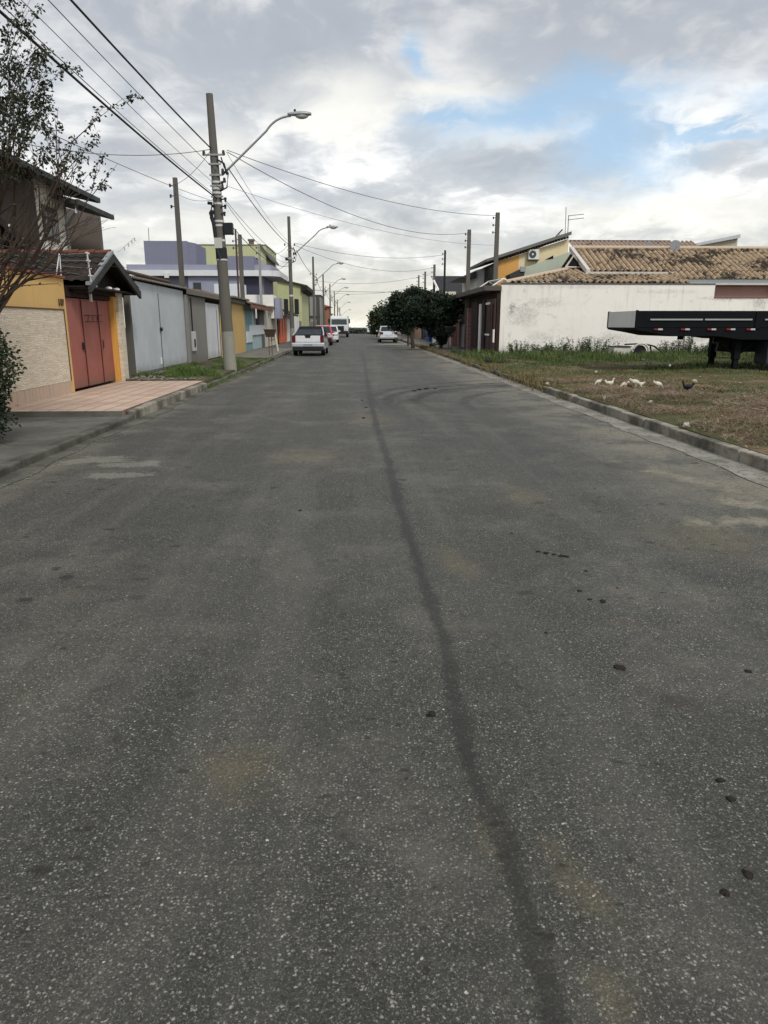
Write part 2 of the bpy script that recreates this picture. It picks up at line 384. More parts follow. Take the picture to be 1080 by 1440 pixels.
    # tyre tracks swinging out of the lot
    for cx, cy, r0, w0, s in ((6.0, 14.8, 4.75, .22, .97), (6.0, 14.8, 5.35, .18, .95), (6.3, 14.2, 4.1, .18, .7), (6.4, 15.2, 6.1, .20, .75), (7.2, 13.2, 6.4, .2, .6), (5.2, 12.4, 6.9, .16, .8)):
        d = q.v('DISTANCE', xy, (cx, cy, 0)); d = q.m('ABSOLUTE', q.m('SUBTRACT', q.m('ADD', d, q.m('MULTIPLY', q.m('SUBTRACT', mid, .5), .25)), r0))
        k = q.m('MULTIPLY', q.ss(d, w0, w0*.3), q.m('MULTIPLY', q.m('MULTIPLY', q.ss(y, 12.5, 15.5), q.ss(x, -.6, .9)), q.ss(q.noise(q.cmb(x, q.m('MULTIPLY', y, 1.6), 0), 3, 6, .75), .38, .55)))
        c = q.mix(q.m('MULTIPLY', k, s), c, (.022, .018, .013))
    # scattered tar flecks and smears
    sm = q.cmb(q.m('MULTIPLY', x, 1.), q.m('MULTIPLY', y, 1.6), 0)
    sm = q.v('ADD', sm, q.v('SCALE', q.noise(xy, 9, 4, .7, out=1), .12))
    clus = q.ss(q.noise(xy, .55, 4, .6), .36, .58, .25, 1.)
    for sc_, th, keep, s in ((1.7, .10, .66, .8), (3.7, .11, .72, .75), (9.0, .16, .80, .75), (20., .2, .86, .7)):
        d, cc = q.vor(sm, sc_, out=('Distance', 'Color'), dims='2D'); rr2, gg2, _ = q.xyz(cc)
        d = q.m('DIVIDE', d, q.m('ADD', .35, gg2)); d = q.m('ADD', d, q.m('MULTIPLY', q.m('SUBTRACT', q.noise(xy, sc_*9, 3, .6), .5), th*1.2))
        k = q.m('MULTIPLY', q.m('MULTIPLY', q.ss(d, th, th*.45), q.ss(rr2, keep, keep+.04)), clus)
        c = q.mix(q.m('MULTIPLY', k, s), c, (.018, .0155, .012))
    c = q.mix(1.0, c, (.82, .80, .72), 'MULTIPLY')
    q.set(q.b.inputs[0], c); q.set(q.b.inputs['Roughness'], q.ss(seam, 0, 1, .66, .60))
    bump(q, q.m('ADD', q.vor(wv, 78), q.m('MULTIPLY', fin_, .8)), .55, .006); return m
M_as = asphalt()
strip('road', KL+.02, KR-.02, -12, 330, 0, M_as, nx=2)
# great ground sheet
def groundmat():
    m, q = newmat('earth_and_scrub', .95, .1)
    n_ = q.noise(q.pos, .12, 7, .6); n2_ = q.noise(q.pos, 3, 5, .6)
    c = q.mix(q.ss(n_, .4, .6), (.10, .085, .055), (.05, .065, .03)); c = q.mix(q.ss(n2_, .4, .7, 0, .5), c, (.05, .04, .028))
    q.set(q.b.inputs[0], c); return m
M_gr = groundmat()
vs = []; fs = []; xs = [-1500, -400, -120, -40, 0, 40, 120, 400, 1500]; ys = [-300, -60, -12, 60, 120]+list(range(128, 340, 12))+[400, 600, 1000, 2500]
for y in ys:
    for x in xs: vs.append((x, y, -.06+terr(y)))
for j in range(len(ys)-1):
    for i in range(len(xs)-1): a = j*len(xs)+i; fs.append((a, a+1, a+1+len(xs), a+len(xs)))
meshobj('ground', vs, fs, M_gr, kind='structure')

# kerbs built from cast lengths
def kerb(name, x0, x1, y0, y1, mat, top=.15, jit=.012, seg=1.0):
    b = MB(); y = y0
    while y < y1-.05:
        e = min(y+seg, y1); j = random.uniform(-jit, jit); k = random.uniform(-jit, jit*.3); t0 = terr(y)
        b.box(x0+j, x1+j, y+.006, e-.006, -.2+t0, top+k+t0); y = e
    return b.build(name, mat, bevel=.02, kind='structure')
def kerbmat(name, col, stain):
    m, q = newmat(name, .9, .2)
    n_ = q.noise(q.pos, 1.4, 6, .65); n2_ = q.noise(q.pos, 9, 5, .65)
    c = q.mix(q.ss(n_, .35, .65, 0, stain), col, (.045, .042, .034)); c = q.mix(q.ss(n2_, .45, .75, 0, .7), c, (.07, .065, .05))
    c = q.mix(q.ss(q.noise(q.pos, 2.4, 4), .55, .7, 0, .5), c, (.05, .062, .03))
    q.set(q.b.inputs[0], c); bump(q, n2_, .5, .01); return m
M_kR = kerbmat('kerb_concrete', (.30, .27, .215), .85); M_kL = kerbmat('stained_kerb', (.13, .125, .105), .95)
M_gut = kerbmat('gutter_concrete', (.25, .235, .20), .5)
kerb('kerb_right', KR, KR+.15, -10, 17, M_kR, top=.145, jit=.02, seg=.95)
kerb('kerb_right_worn', KR+.01, KR+.15, 17, 30, M_kL, top=.12, jit=.035, seg=.8)
kerb('kerb_right_far', KR+.02, KR+.16, 30, 290, M_kL, top=.13, jit=.03, seg=1.5)
kerb('kerb_left', KL-.15, KL, -10, 12.2, M_kL, top=.10)
kerb('kerb_left_tiled', KL-.15, KL, 12.2, 18.2, M_kR, top=.165)
kerb('kerb_left_far', KL-.13, KL, 18.2, 290, M_kL, top=.12, jit=.03)
strip('gutter_right', lambda y: KR-.40+.03*math.sin(y*1.7)+.02*math.sin(y*5.1), KR, -10, 120, .006, M_gut, dyy=.25)
strip('gutter_left', KL, lambda y: KL+.22+.05*math.sin(y*1.1)+.03*math.sin(y*4.3), -10, 120, .006, M_kL, dyy=.3)

# pavements, left
FX = -6.0
M_dk = kerbmat('dark_damp_concrete', (.125, .123, .108), .6)
M_side = kerbmat('pavement_concrete', (.20, .19, .165), .55)
def tilemat():
    m, q = newmat('terracotta_paving', .7, .3)
    x, y, z = q.xyz(q.pos); br = q.n('ShaderNodeTexBrick'); q.set(br.inputs['Vector'], q.cmb(y, x, 0))
    br.offset = 0; br.inputs['Scale'].default_value = 1; br.inputs['Brick Width'].default_value = .30; br.inputs['Row Height'].default_value = .30
    br.inputs['Mortar Size'].default_value = .012; br.inputs['Color1'].default_value = (.42, .30, .22, 1); br.inputs['Color2'].default_value = (.50, .38, .295, 1)
    br.inputs['Mortar'].default_value = (.13, .085, .065, 1)
    c = q.mix(q.ss(q.noise(q.pos, 1.3, 5), .4, .7, 0, .4), br.outputs[0], (.26, .17, .13))
    c = q.mix(q.ss(q.noise(q.cmb(q.m('MULTIPLY', x, .5), q.m('MULTIPLY', y, 3), 0), 2, 5), .45, .7, 0, .35), c, (.48, .36, .30))
    q.set(q.b.inputs[0], c); return m
M_tile = tilemat()
strip('driveway_ramp', FX, KL-.15, -10, 12.0, .085, M_dk, th=.2)
strip('tiled_pavement', FX, KL-.15, 12.0, 18.6, .17, M_tile, th=.3)
b = MB(); b.box(FX, KL-.152, 11.93, 11.996, 0, .172); b.build('pavement_step', M_dk, kind='structure')
strip('verge_earth', FX, KL-.13, 18.6, 31.5, .12, M_gr, th=.3, nx=6, dyy=.5, fn=lambda x, y: .10*max(0, math.sin((x+6)/2.2*math.pi))*noise.noise((x*.7, y*.5, 3))+.05)
strip('pavement_left', FX, KL-.13, 31.5, 46, .15, M_side, th=.3)
strip('pavement_left_far', FX, KL-.13, 46, 290, .13, M_dk, th=.3)
strip('yard_left', -40, FX, -10, 290, .03, M_gr)
strip('pavement_right_far', KR+.16, 7.0, 34.4, 290, .13, M_side, th=.3)
strip('yard_right', 7.0, 40, 34.4, 290, .04, M_gr)
# vacant lot, right
def lotmat():
    m, q = newmat('lot_soil', .95, .1)
    x, y, z = q.xyz(q.pos); n_ = q.noise(q.pos, .5, 7, .65); n2_ = q.noise(q.pos, 4, 6, .7); n3_ = q.noise(q.pos, 22, 4, .7)
    c = q.mix(q.ss(n2_, .38, .60), (.10, .062, .034), (.29, .195, .115))
    c = q.mix(q.ss(q.noise(q.v('MULTIPLY', q.pos, (1, 2.2, 1)), 1.4, 7, .72), .50, .66, 0, .85), c, (.052, .037, .025))
    c = q.mix(q.ss(n3_, .48, .62, 0, .75), c, (.030, .022, .016))
    c = q.mix(q.ss(q.noise(q.pos, 40, 3, .7), .6, .7, 0, .5), c, (.33, .27, .19))
    c = q.mix(q.m('MULTIPLY', q.ss(q.m('ADD', n_, q.m('MULTIPLY', n2_, .4)), .60, .74), .85), c, (.050, .065, .026))
    c = q.mix(q.m('MULTIPLY', q.ss(y, 23, 28), q.ss(n2_, .3, .6, .1, .7)), c, (.040, .044, .020))
    q.set(q.b.inputs[0], c); bump(q, n3_, .8, .03); return m
M_lot = lotmat()
def lotz(x, y):
    e = min(1, max(0, (x-KR-.15)/.7))
    return e*(.10*noise.noise((x*.55, y*.55, 0))+.045*noise.noise((x*2.1, y*2.1, 4))+.015*noise.noise((x*6, y*6, 8)))+ .12*math.exp(-((x-6.4)**2)/1.2-((y-12.2)**2)/7)
strip('dirt_lot', KR+.15, 44, -10, 34.5, .14, M_lot, th=.3, nx=150, dyy=.25, fn=lotz)

# ================================================================== LEFT SIDE OF THE STREET
def fy(px, py=470, X=FX): return atX(px, py, X).y
def fz(px, py, X=FX): return atX(px, py, X).z
def slabx(b, y0, y1, z0, z1, x=FX, t=.16, z1b=None):
    """upright slab whose street face lies at x; z1b = height at its far end"""
    z1b = z1 if z1b is None else z1b
    return b.prism([(x, y0, z0), (x, y1, z0), (x, y1, z1b), (x, y0, z1)], (-t, 0, 0))
def slaby(b, x0, x1, z0, z1, y, t=.16, z1b=None):
    z1b = z1 if z1b is None else z1b
    return b.prism([(x0, y, z0), (x1, y, z0), (x1, y, z1b), (x0, y, z1)], (0, t, 0))

M_yel = plaster('ochre_paint', (.60, .39, .155), .22, (.16, .10, .04), 1.3)
M_orng = plaster('orange_ochre_paint', (.60, .31, .07), .15, (.2, .1, .03))
M_red = gatepaint('oxide_red_gate', (.31, .105, .08), (.06, .02, .015), .45)
M_tcap = flat('terracotta_cap', (.30, .10, .055), .8)
def stonemat():
    m, q = newmat('canjiquinha_stone', .9, .2)
    x, y, z = q.xyz(q.pos); w_ = q.v('ADD', q.pos, q.v('SCALE', q.noise(q.v('MULTIPLY', q.pos, (1, 1, 2.5)), 3.5, 4, .6, out=1), .12)); x, y, z = q.xyz(w_)
    br = q.n('ShaderNodeTexBrick'); q.set(br.inputs['Vector'], q.cmb(y, z, 0)); br.inputs['Scale'].default_value = 1
    br.inputs['Brick Width'].default_value = .24; br.inputs['Row Height'].default_value = .035; br.inputs['Mortar Size'].default_value = .004
    br.inputs['Color1'].default_value = (.56, .48, .37, 1); br.inputs['Color2'].default_value = (.66, .59, .48, 1); br.inputs['Mortar'].default_value = (.42, .35, .26, 1)
    c = q.mix(q.ss(q.noise(q.v('MULTIPLY', w_, (1, 1, 3)), 5, 5), .5, .72, 0, .5), br.outputs[0], (.36, .29, .21))
    q.set(q.b.inputs[0], c); bump(q, q.m('ADD', br.outputs[1], q.noise(q.pos, 14, 4)), .5, .015); return m
M_stone = stonemat()

# --- ochre front wall with stone panel
yw0, yw1 = 7.0, fy(98, 480)
t = thing('front_wall', 'ochre yellow front wall with a pale stone panel, terracotta capping and the number 117', 'wall', (FX, yw1, 0))
t_in = t.matrix_basis
def child(mb, name, mat, parent, off=None, **k):
    """build in world coordinates, then hang under parent keeping the place"""
    o = mb.build(name, mat, None, **k); o.parent = parent
    p = Matrix.Translation(parent.location) if parent.type == 'EMPTY' else Matrix.Identity(4)
    if parent.type == 'EMPTY': o.matrix_parent_inverse = p.inverted()
    return o
zt = 2.47
b = MB(); slabx(b, yw0, yw1, .0, zt, t=.2); child(b, 'wall_face', M_yel, t)
b = MB(); y = yw0
while y < yw1: b.box(FX-.26, FX+.05, y+.004, min(y+.32, yw1), zt+.002+random.uniform(0, .012), zt+.05); y += .33
child(b, 'coping', M_tcap, t, bevel=.012)
b = MB(); slabx(b, yw0, yw1-.25, .42, 1.84, x=FX+.035, t=.032); child(b, 'stone_panel', M_stone, t)
b = MB(); b.box(FX, FX+.05, yw0, yw1-.25, 1.84, 1.865); b.box(FX, FX+.05, yw1-.25, yw1-.225, .42, 1.865); child(b, 'panel_trim', flat('brown_trim', (.10, .055, .03)), t)
b = MB(); y = yw0
while y < yw1-.3: b.box(FX+.001, FX+.04, y+.006, y+.30, .15, .415); y += .308
child(b, 'skirting_tiles', plaster('skirting_tile', (.46, .345, .265), .4), t)
fcu = bpy.data.curves.new('house_number', 'FONT'); fcu.body = '117'; fcu.size = .19; fcu.extrude = .008; fcu.offset = .003
tmp = bpy.data.objects.new('tmp', fcu); dg = bpy.context.evaluated_depsgraph_get(); C.objects.link(tmp); dg.update()
me = bpy.data.meshes.new_from_object(tmp.evaluated_get(dg)); bpy.data.objects.remove(tmp)
me.materials.clear(); me.materials.append(flat('number_bronze', (.07, .045, .025), .5))
num = bpy.data.objects.new('house_number', me); C.objects.link(num); num.parent = t
num.location = (.02, -.42, 1.93); num.rotation_euler = (R(90), 0, R(90))

# --- terracotta red gate
g1 = fy(163, 480)
t = thing('metal_gate', 'oxide red sheet metal gate of three leaves under the tiled porch roof', 'gate', (FX, (yw1+g1)/2, .17))
cuts = [yw1+.02, yw1+(g1-yw1)*.36, yw1+(g1-yw1)*.71, g1]
for k in range(3):
    b = MB(); slabx(b, cuts[k]+.012, cuts[k+1]-.012, .2, 2.11, x=FX-.10, t=.05); 
    b.box(FX-.1, FX-.09, cuts[k]+.014, cuts[k]+.06, .21, 2.10); b.box(FX-.1, FX-.09, cuts[k+1]-.06, cuts[k+1]-.014, .21, 2.10)
    child(b, 'leaf', M_red, t, bevel=.006)
for c_ in (cuts[1], cuts[2]):
    b = MB(); b.box(FX-.1, FX-.074, c_-.016, c_+.02, .2, 2.1); child(b, 'meeting_stile', flat('dark_red_steel', (.08, .022, .016)), t)
b = MB(); b.box(FX-.1, FX-.05, cuts[1]-.13, cuts[1]-.06, 1.02, 1.17); child(b, 'lock', M_dark, t, bevel=.008)
b = MB(); b.tube([(FX-.06, cuts[2]+.06, 1.0), (FX-.04, cuts[2]+.06, 1.03), (FX-.04, cuts[2]+.06, 1.17), (FX-.06, cuts[2]+.06, 1.2)], .014); child(b, 'handle', M_dark, t)
b = MB()                                                   # wrought letter basket on the middle leaf
for z_ in (1.62, 1.76): b.tube([(FX-.07, cuts[1]+.12, z_), (FX-.02, cuts[1]+.14, z_), (FX-.02, cuts[2]+.05, z_+.01), (FX-.07, cuts[2]+.06, z_+.01)], .009, 6)
for k in range(3): b.tube([(FX-.02, cuts[1]+.16+k*.3, 1.62), (FX-.02, cuts[1]+.22+k*.3, 1.77)], .007, 6)
child(b, 'wrought_rail', M_dark, t)

# --- porch over the gate
px_ = -5.55
ap = atX(160, 361, px_); le = atX(128, 399, px_); ri = atX(198, 412, px_)
ya, yl, yr = ap.y, le.y, ri.y; za, zl = ap.z+.02, (le.z+ri.z)/2
t = thing('gate_porch', 'dark gabled porch roof with mossy tiles and three soffit lamps over the red gate', 'porch', (-6.0, ya, .17))
def tile_roof(b, p0, eu, lu, ev, lv, pitch=.22, tl=.38, amp=.035, step=.02):
    """sheet of rounded tiles: eu along the eave (length lu), ev up the slope (length lv); rounds run up the slope"""
    eu = Vector(eu).normalized(); ev = Vector(ev).normalized(); nn = eu.cross(ev)
    if nn.z < 0: nn = -nn
    nu = max(6, int(lu/pitch*6)); rows = max(1, int(round(lv/tl))); grid = []
    for r_ in range(rows):
        for e_ in (0, 1):
            line = []
            for i in range(nu+1):
                u = lu*i/nu; ph = (u/pitch) % 1.0
                h = amp*abs(math.sin(math.pi*ph))*(1.0) + (step if e_ == 0 else 0) + .006*noise.noise((int(u/pitch)*1.7, r_*2.3, 1))
                line.append(b.bm.verts.new(Vector(p0)+eu*u+ev*(lv*(r_+e_)/rows)+nn*h))
            grid.append(line)
    for a, c_ in zip(grid, grid[1:]):
        for i in range(nu): b.bm.faces.new([a[i], a[i+1], c_[i+1], c_[i]])
    return b
M_tdark = tiles('mossy_dark_tiles', (.042, .026, .020), (.075, .042, .032), 1.6)
M_ttan = tiles('tan_clay_tiles', (.29, .205, .125), (.41, .305, .195), .74)
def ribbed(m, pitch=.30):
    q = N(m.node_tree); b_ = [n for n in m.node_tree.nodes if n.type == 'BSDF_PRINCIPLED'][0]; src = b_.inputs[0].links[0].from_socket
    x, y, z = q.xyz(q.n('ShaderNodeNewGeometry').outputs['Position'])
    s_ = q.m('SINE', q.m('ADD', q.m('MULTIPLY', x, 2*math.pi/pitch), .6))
    q.set(b_.inputs[0], q.mix(q.ss(s_, -.25, -.6, 0, .8), src, (.07, .045, .03)))   # shade between the cover tiles, painted dark into the low channels
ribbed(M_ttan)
M_tpink = tiles('dull_pink_tiles', (.26, .19, .145), (.32, .24, .185), .3)
b = MB(); L = 5.2
sl_l = Vector((0, ya-yl, za-zl)); sl_r = Vector((0, ya-yr, za-zl))
tile_roof(b, (px_-.03-L, yl, zl+.05), (1, 0, 0), L, sl_l, sl_l.length); tile_roof(b, (px_-.03-L, yr, zl+.05), (1, 0, 0), L, sl_r, sl_r.length)
child(b, 'tile_roof', M_tdark, t)
b = MB()
for k in range(14): b.tube([(px_-.05-k*.37, ya, za+.06+.012), (px_-.40-k*.37, ya, za+.06)], [.07, .055], 8)
child(b, 'ridge_tiles', flat('ridge_terracotta', (.14, .052, .034), .8), t)
b = MB()
for (y0, y1) in ((yl-.03, ya), (yr+.03, ya)):
    b.prism([(px_, y0, zl+.02), (px_, y1, za+.06), (px_, y1, za-.13), (px_, y0, zl-.16)], (-.06, 0, 0))
child(b, 'barge_board', flat('charcoal_board', (.035, .036, .035), .6), t)
b = MB(); b.prism([(px_+.004, yl-.05, zl+.05), (px_+.004, ya, za+.115), (px_+.004, ya, za+.055), (px_+.004, yl-.05, zl-.01)], (-.1, 0, 0)); child(b, 'metal_flashing', M_steel, t)
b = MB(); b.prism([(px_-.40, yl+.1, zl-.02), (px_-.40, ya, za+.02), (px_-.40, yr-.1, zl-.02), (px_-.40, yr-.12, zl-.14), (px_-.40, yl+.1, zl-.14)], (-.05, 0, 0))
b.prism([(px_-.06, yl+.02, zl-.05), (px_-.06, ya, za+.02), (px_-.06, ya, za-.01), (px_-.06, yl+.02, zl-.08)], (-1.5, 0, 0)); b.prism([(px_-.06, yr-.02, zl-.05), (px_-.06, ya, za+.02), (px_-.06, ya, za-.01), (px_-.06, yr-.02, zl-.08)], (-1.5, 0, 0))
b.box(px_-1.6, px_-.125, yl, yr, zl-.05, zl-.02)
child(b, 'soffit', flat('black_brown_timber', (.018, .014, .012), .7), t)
b = MB(); b.box(FX-.22, FX-.05, yw1, g1+.5, 2.13, zl-.05); child(b, 'lintel_beam', flat('dark_brown_beam', (.03, .014, .010), .7), t)
ceil = [(-5.66, yl+1.15), (-5.66, ya+.85), (-5.66, ya+1.25)]
for i, (x, y) in enumerate(ceil):
    b = MB(); b.ball((px_-.25, (yl+.85, yl+1.85, yl+2.4)[i], zl+.01), .09, .09, .045); child(b, 'lamp_bowl', flat('lamp_glass', (.75, .75, .72), .3), t, smooth=True)
b = MB(); b.box(FX+.0, FX+.05, cuts[1]+.32, cuts[1]+.40, 2.06, 2.34); child(b, 'wall_lamp', flat('lamp_white', (.55, .55, .52), .4), t, bevel=.01)
b = MB(); b.box(FX-.2, FX+.02, g1+.001, g1+.12, .15, 2.3); child(b, 'orange_jamb', M_orng, t)
b = MB(); b.box(FX-.25, FX+.10, g1+.121, g1+.50, .15, zl-.05); child(b, 'stone_column', M_stone, t)
# electric fence stanchions along the wall and porch
t = thing('electric_fence', 'white stanchions of an electric security fence above the ochre wall', 'fence', (FX, 14.8, zt))
def fence_post(b, p, h, lean=(0, 0)):
    b.tube([p, (p[0]+lean[0], p[1]+lean[1], p[2]+h)], .013, 6)
    for k in range(4): z_ = p[2]+h*(.2+.25*k); b.tube([(p[0]-.05, p[1]-.03, z_), (p[0]+.05, p[1]+.03, z_)], .011, 5)
p1 = atX(79, 388, FX); p2 = atX(86, 389, FX); tp = atX(83, 357, FX)
b = MB(); b.tube([p1, tp], .012, 6); b.tube([p2, tp+Vector((0, .03, 0))], .012, 6); child(b, 'stanchion', flat('white_aluminium', (.55, .55, .53), .4), t)
q1 = atX(128, 396, px_); q2 = atX(122, 354, px_)
b = MB(); b.tube([q1, q2], .017, 6)
for f in (.2, .45, .7, .95): pp = q1.lerp(q2, f); b.tube([pp+Vector((0, -.08, 0)), pp+Vector((0, .08, 0))], .014, 6); b.ball(pp+Vector((0, .09, 0)), .022)
child(b, 'stanchion', flat('white_aluminium', (.55, .55, .53), .4), t)
b = MB()
for f in (.2, .45, .7, .95): a = q1.lerp(q2, f); c_ = p1.lerp(tp, min(.98, f+.02)); b.tube([c_+Vector((0, -6, .1)), c_, a], .003, 4)
child(b, 'fence_strand', M_steel, t)

r0_, r1_ = atX(166, 354, px_-.3), atX(189, 334, px_-.3)
b = MB(); b.tube([r0_, r1_], .012, 6)
for f in (.35, .6, .82, 1.): pp = r0_.lerp(r1_, f); b.tube([pp, pp+Vector((0, .02, -.06))], .014, 6); b.ball(pp+Vector((0, .02, -.07)), .02, u=8, v=6)
child(b, 'stanchion', flat('white_aluminium', (.55, .55, .53), .4), t)

# --- light grey double gate
y0, y1 = fy(182, 470), fy(262, 470); M_lg = gatepaint('pale_grey_gate', (.48, .505, .52), (.13, .08, .05), .4)
def gate(label, y0, y1, z0, z1, z1b, mat, seams, rz=0, name='metal_gate', latch=True):
    t = thing(name, label, 'gate', (FX, (y0+y1)/2, z0)); ys_ = [y0]+seams+[y1]
    for a, c_ in zip(ys_, ys_[1:]):
        za_ = z1+(z1b-z1)*(a-y0)/(y1-y0); zb_ = z1+(z1b-z1)*(c_-y0)/(y1-y0)
        b = MB(); slabx(b, a+.015, c_-.015, z0, za_, x=FX-.02, t=.05, z1b=zb_)
        child(b, 'leaf', mat, t, bevel=.006)
    for s_ in seams:
        b = MB(); b.box(FX-.05, FX-.005, s_-.013, s_+.013, z0-.02, z1-.25); child(b, 'stile', flat('seam_grey', (.08, .085, .09)), t)
    if latch and seams:
        b = MB(); b.box(FX-.02, FX+.035, seams[0]-.06, seams[0]+.06, z0+1.1, z0+1.22); b.tube([(FX+.03, seams[0]-.1, z0+1.16), (FX+.03, seams[0]+.12, z0+1.16)], .014); child(b, 'latch', M_dark, t)
        b = MB(); b.box(FX-.02, FX+.01, seams[0]-.22, seams[0]-.13, z0+.12, z0+.32); child(b, 'sticker', flat('sticker_white', (.6, .6, .58)), t)
    return t
t = gate('tall pale grey sheet metal double gate beside the porch column', y0+.25, y1, .26, 2.72, 2.70, M_lg, [fy(227, 470)], 0)
b = MB(); b.box(FX-.12, FX+.03, y0+.10, y0+.24, .1, 2.74); child(b, 'gate_post', M_pole, t)
b = MB(); slabx(b, y0+.25, y1, .02, .25, x=FX+.03, t=.2); tag(b.build('gate_threshold', M_dk, bevel=.02), 'dark broken concrete threshold under the pale grey gate', 'threshold')
# corrugated carport roof and its eave behind the gates
t = thing('carport_roof', 'low fibre cement carport roof running behind the pale grey gate to the cement wall', 'roof', (FX-1.5, 25, 0))
b = MB(); ya_, yb_ = y0+.1, fy(372, 440); n_ = int((yb_-ya_)/.18)*4
rings = []
for i in range(n_+1):
    yy = ya_+(yb_-ya_)*i/n_; zz_ = 2.80+.03*math.sin(i*math.pi/2); rings.append((yy, zz_))
vs = []; fs = []
for yy, zz_ in rings: vs += [(FX+.12, yy, zz_-.02), (FX-4.5, yy, zz_+.34)]
for i in range(n_): fs.append((2*i, 2*i+2, 2*i+3, 2*i+1))
o = meshobj('roof_sheet', vs, fs, plaster('fibre_cement', (.19, .17, .145), .6, sc_=2)); o.parent = t; o.matrix_parent_inverse = Matrix.Translation(t.location).inverted()
b = MB(); b.box(FX+.10, FX+.15, y1+.0, yb_, 2.60, 2.775); child(b, 'fascia', plaster('grey_brown_fascia', (.16, .145, .12), .6), t)
b = MB(); b.tube([(FX-.05, ya_, 2.92), (FX-.05, fy(240, 400), 2.9)], .05); child(b, 'timber_batten', flat('rotten_timber', (.10, .07, .05), .9), t)

# --- bare cement wall with meter
y0, y1 = y1, fy(291, 470)
t = thing('cement_wall', 'bare grey cement wall with a white meter box between two pale gates', 'wall', (FX, (y0+y1)/2, 0))
b = MB(); slabx(b, y0+.01, y1, 0, 2.58); child(b, 'wall_face', M_bare, t)
b = MB(); b.box(FX+.001, FX+.07, y0+.02, y0+.28, .1, 2.58); child(b, 'pilaster', M_concrete, t)
b = MB(); ym = fy(270, 480); b.box(FX, FX+.07, ym-.1, ym+.45, .62, 1.32); child(b, 'meter_box', flat('meter_white', (.52, .52, .5), .5), t, bevel=.01)
b = MB(); b.box(FX+.07, FX+.076, ym+.05, ym+.3, .75, 1.05); child(b, 'meter_window', M_dark, t)
b = MB(); b.tube([(FX+.03, ym+.1, 1.32), (FX+.03, ym+.1, 2.5)], .02); child(b, 'conduit', M_dark, t)
y0, y1 = y1, fy(310, 470)
gate('narrow white metal gate between the cement wall and the tall street pole', y0+.05, y1, .2, 2.42, 2.42, gatepaint('white_gate', (.56, .57, .57), (.13, .08, .05), .4), [(y0+y1)/2+.9], latch=False)
# dark recess + yellow house
y0 = y1; y1 = fy(345, 470)
t = thing('ochre_house', 'low ochre house front with a dark recess behind the tall street pole', 'house', (FX, (y0+y1)/2, 0))
ya_ = fy(315, 470); yb_ = fy(328, 470)
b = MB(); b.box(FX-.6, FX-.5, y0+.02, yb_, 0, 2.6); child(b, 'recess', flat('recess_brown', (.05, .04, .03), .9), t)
b = MB(); slabx(b, ya_, ya_+.9, 0, 2.5); child(b, 'pier', M_yel, t)
b = MB(); slabx(b, yb_, y1, 0, 2.62); child(b, 'wall', plaster('ochre_wall_2', (.50, .34, .13), .25), t)
b = MB(); b.box(FX-3, FX+.3, yb_-1.2, y1+.1, 2.80, 2.88); child(b, 'eave', plaster('grey_brown_fascia', (.16, .145, .12), .6), t)
# teal and white shopfront
y0 = y1+.02; y1 = fy(372, 470)
t = thing('teal_house', 'teal and white house front with a roller door and terracotta eave', 'house', (FX, (y0+y1)/2, 0))
M_teal = plaster('teal_paint', (.20, .30, .31), .2); M_tw = plaster('cool_white_paint', (.55, .58, .58), .2)
L = y1-y0
b = MB(); slabx(b, y0, y0+L*.33, 0, 2.62); child(b, 'teal_wall', M_teal, t)
b = MB(); slabx(b, y0+L*.33, y0+L*.42, 1.45, 2.62); child(b, 'pale_teal_pier', plaster('pale_teal', (.36, .46, .45), .2), t)
b = MB(); slabx(b, y0+L*.42, y0+L*.75, 1.45, 2.62, x=FX-.25); child(b, 'window_recess', plaster('lilac_grey', (.36, .36, .38), .2), t)
b = MB(); b.box(FX-.25, FX-.2, y0+L*.5, y0+L*.6, 1.6, 2.2); child(b, 'window', M_gl, t)
b = MB(); slabx(b, y0+L*.75, y1, 1.45, 2.62); child(b, 'grey_wall', plaster('mid_grey_paint', (.15, .14, .135), .2), t)
b = MB(); slabx(b, y0+L*.2, y1+.1, .98, 1.55, x=FX+.03); child(b, 'white_band', M_tw, t)
b = MB(); slabx(b, y0+.3, y0+L*.28, .6, 1.2, x=FX+.05); child(b, 'white_board', M_tw, t)
b = MB()
for k in range(9): yy = y0+L*(.33+.06*k); b.box(FX-.1, FX-(.02 if k % 2 else .05), yy, yy+L*.058, .15, .98)
child(b, 'slatted_gate', plaster('pale_teal_gate', (.33, .41, .41), .2), t)
b = MB(); slabx(b, y0+L*.88, y1, .0, .98, x=FX+.01); child(b, 'plinth', flat('slate_plinth', (.09, .105, .10), .8), t)
b = MB(); tile_roof(b, (FX+.5, y0-.6, 2.62), (0, 1, 0), L+1.6, (-1, 0, .25), 3.2); child(b, 'tile_roof', tiles('red_brown_tiles', (.17, .085, .06), (.24, .12, .085), .4), t)
b = MB(); b.box(FX+.44, FX+.49, y0-.6, y1+.9, 2.42, 2.62); child(b, 'fascia', flat('red_brown_fascia', (.20, .09, .065), .7), t)
# cream house with pale gate
y0 = y1+.1; y1 = fy(390, 470)
t = thing('cream_house', 'cream rendered house front with a ribbed beige gate beside the orange gate', 'house', (FX, (y0+y1)/2, 0)); L = y1-y0
M_cream = plaster('cream_paint', (.56, .53, .42), .25)
b = MB(); slabx(b, y0, y1, 0, 2.72); child(b, 'wall', M_cream, t)
b = MB()
for k in range(10): yy = y0+L*(.33+.058*k); b.box(FX, FX+.04+.02*(k % 2), yy, yy+L*.055, .55, 2.35)
child(b, 'ribbed_gate', plaster('beige_ribbed_gate', (.42, .395, .32), .2), t)
b = MB(); b.box(FX-.2, FX+.35, y0+L*.2, y1, 2.72, 2.8); child(b, 'canopy', M_concrete, t)
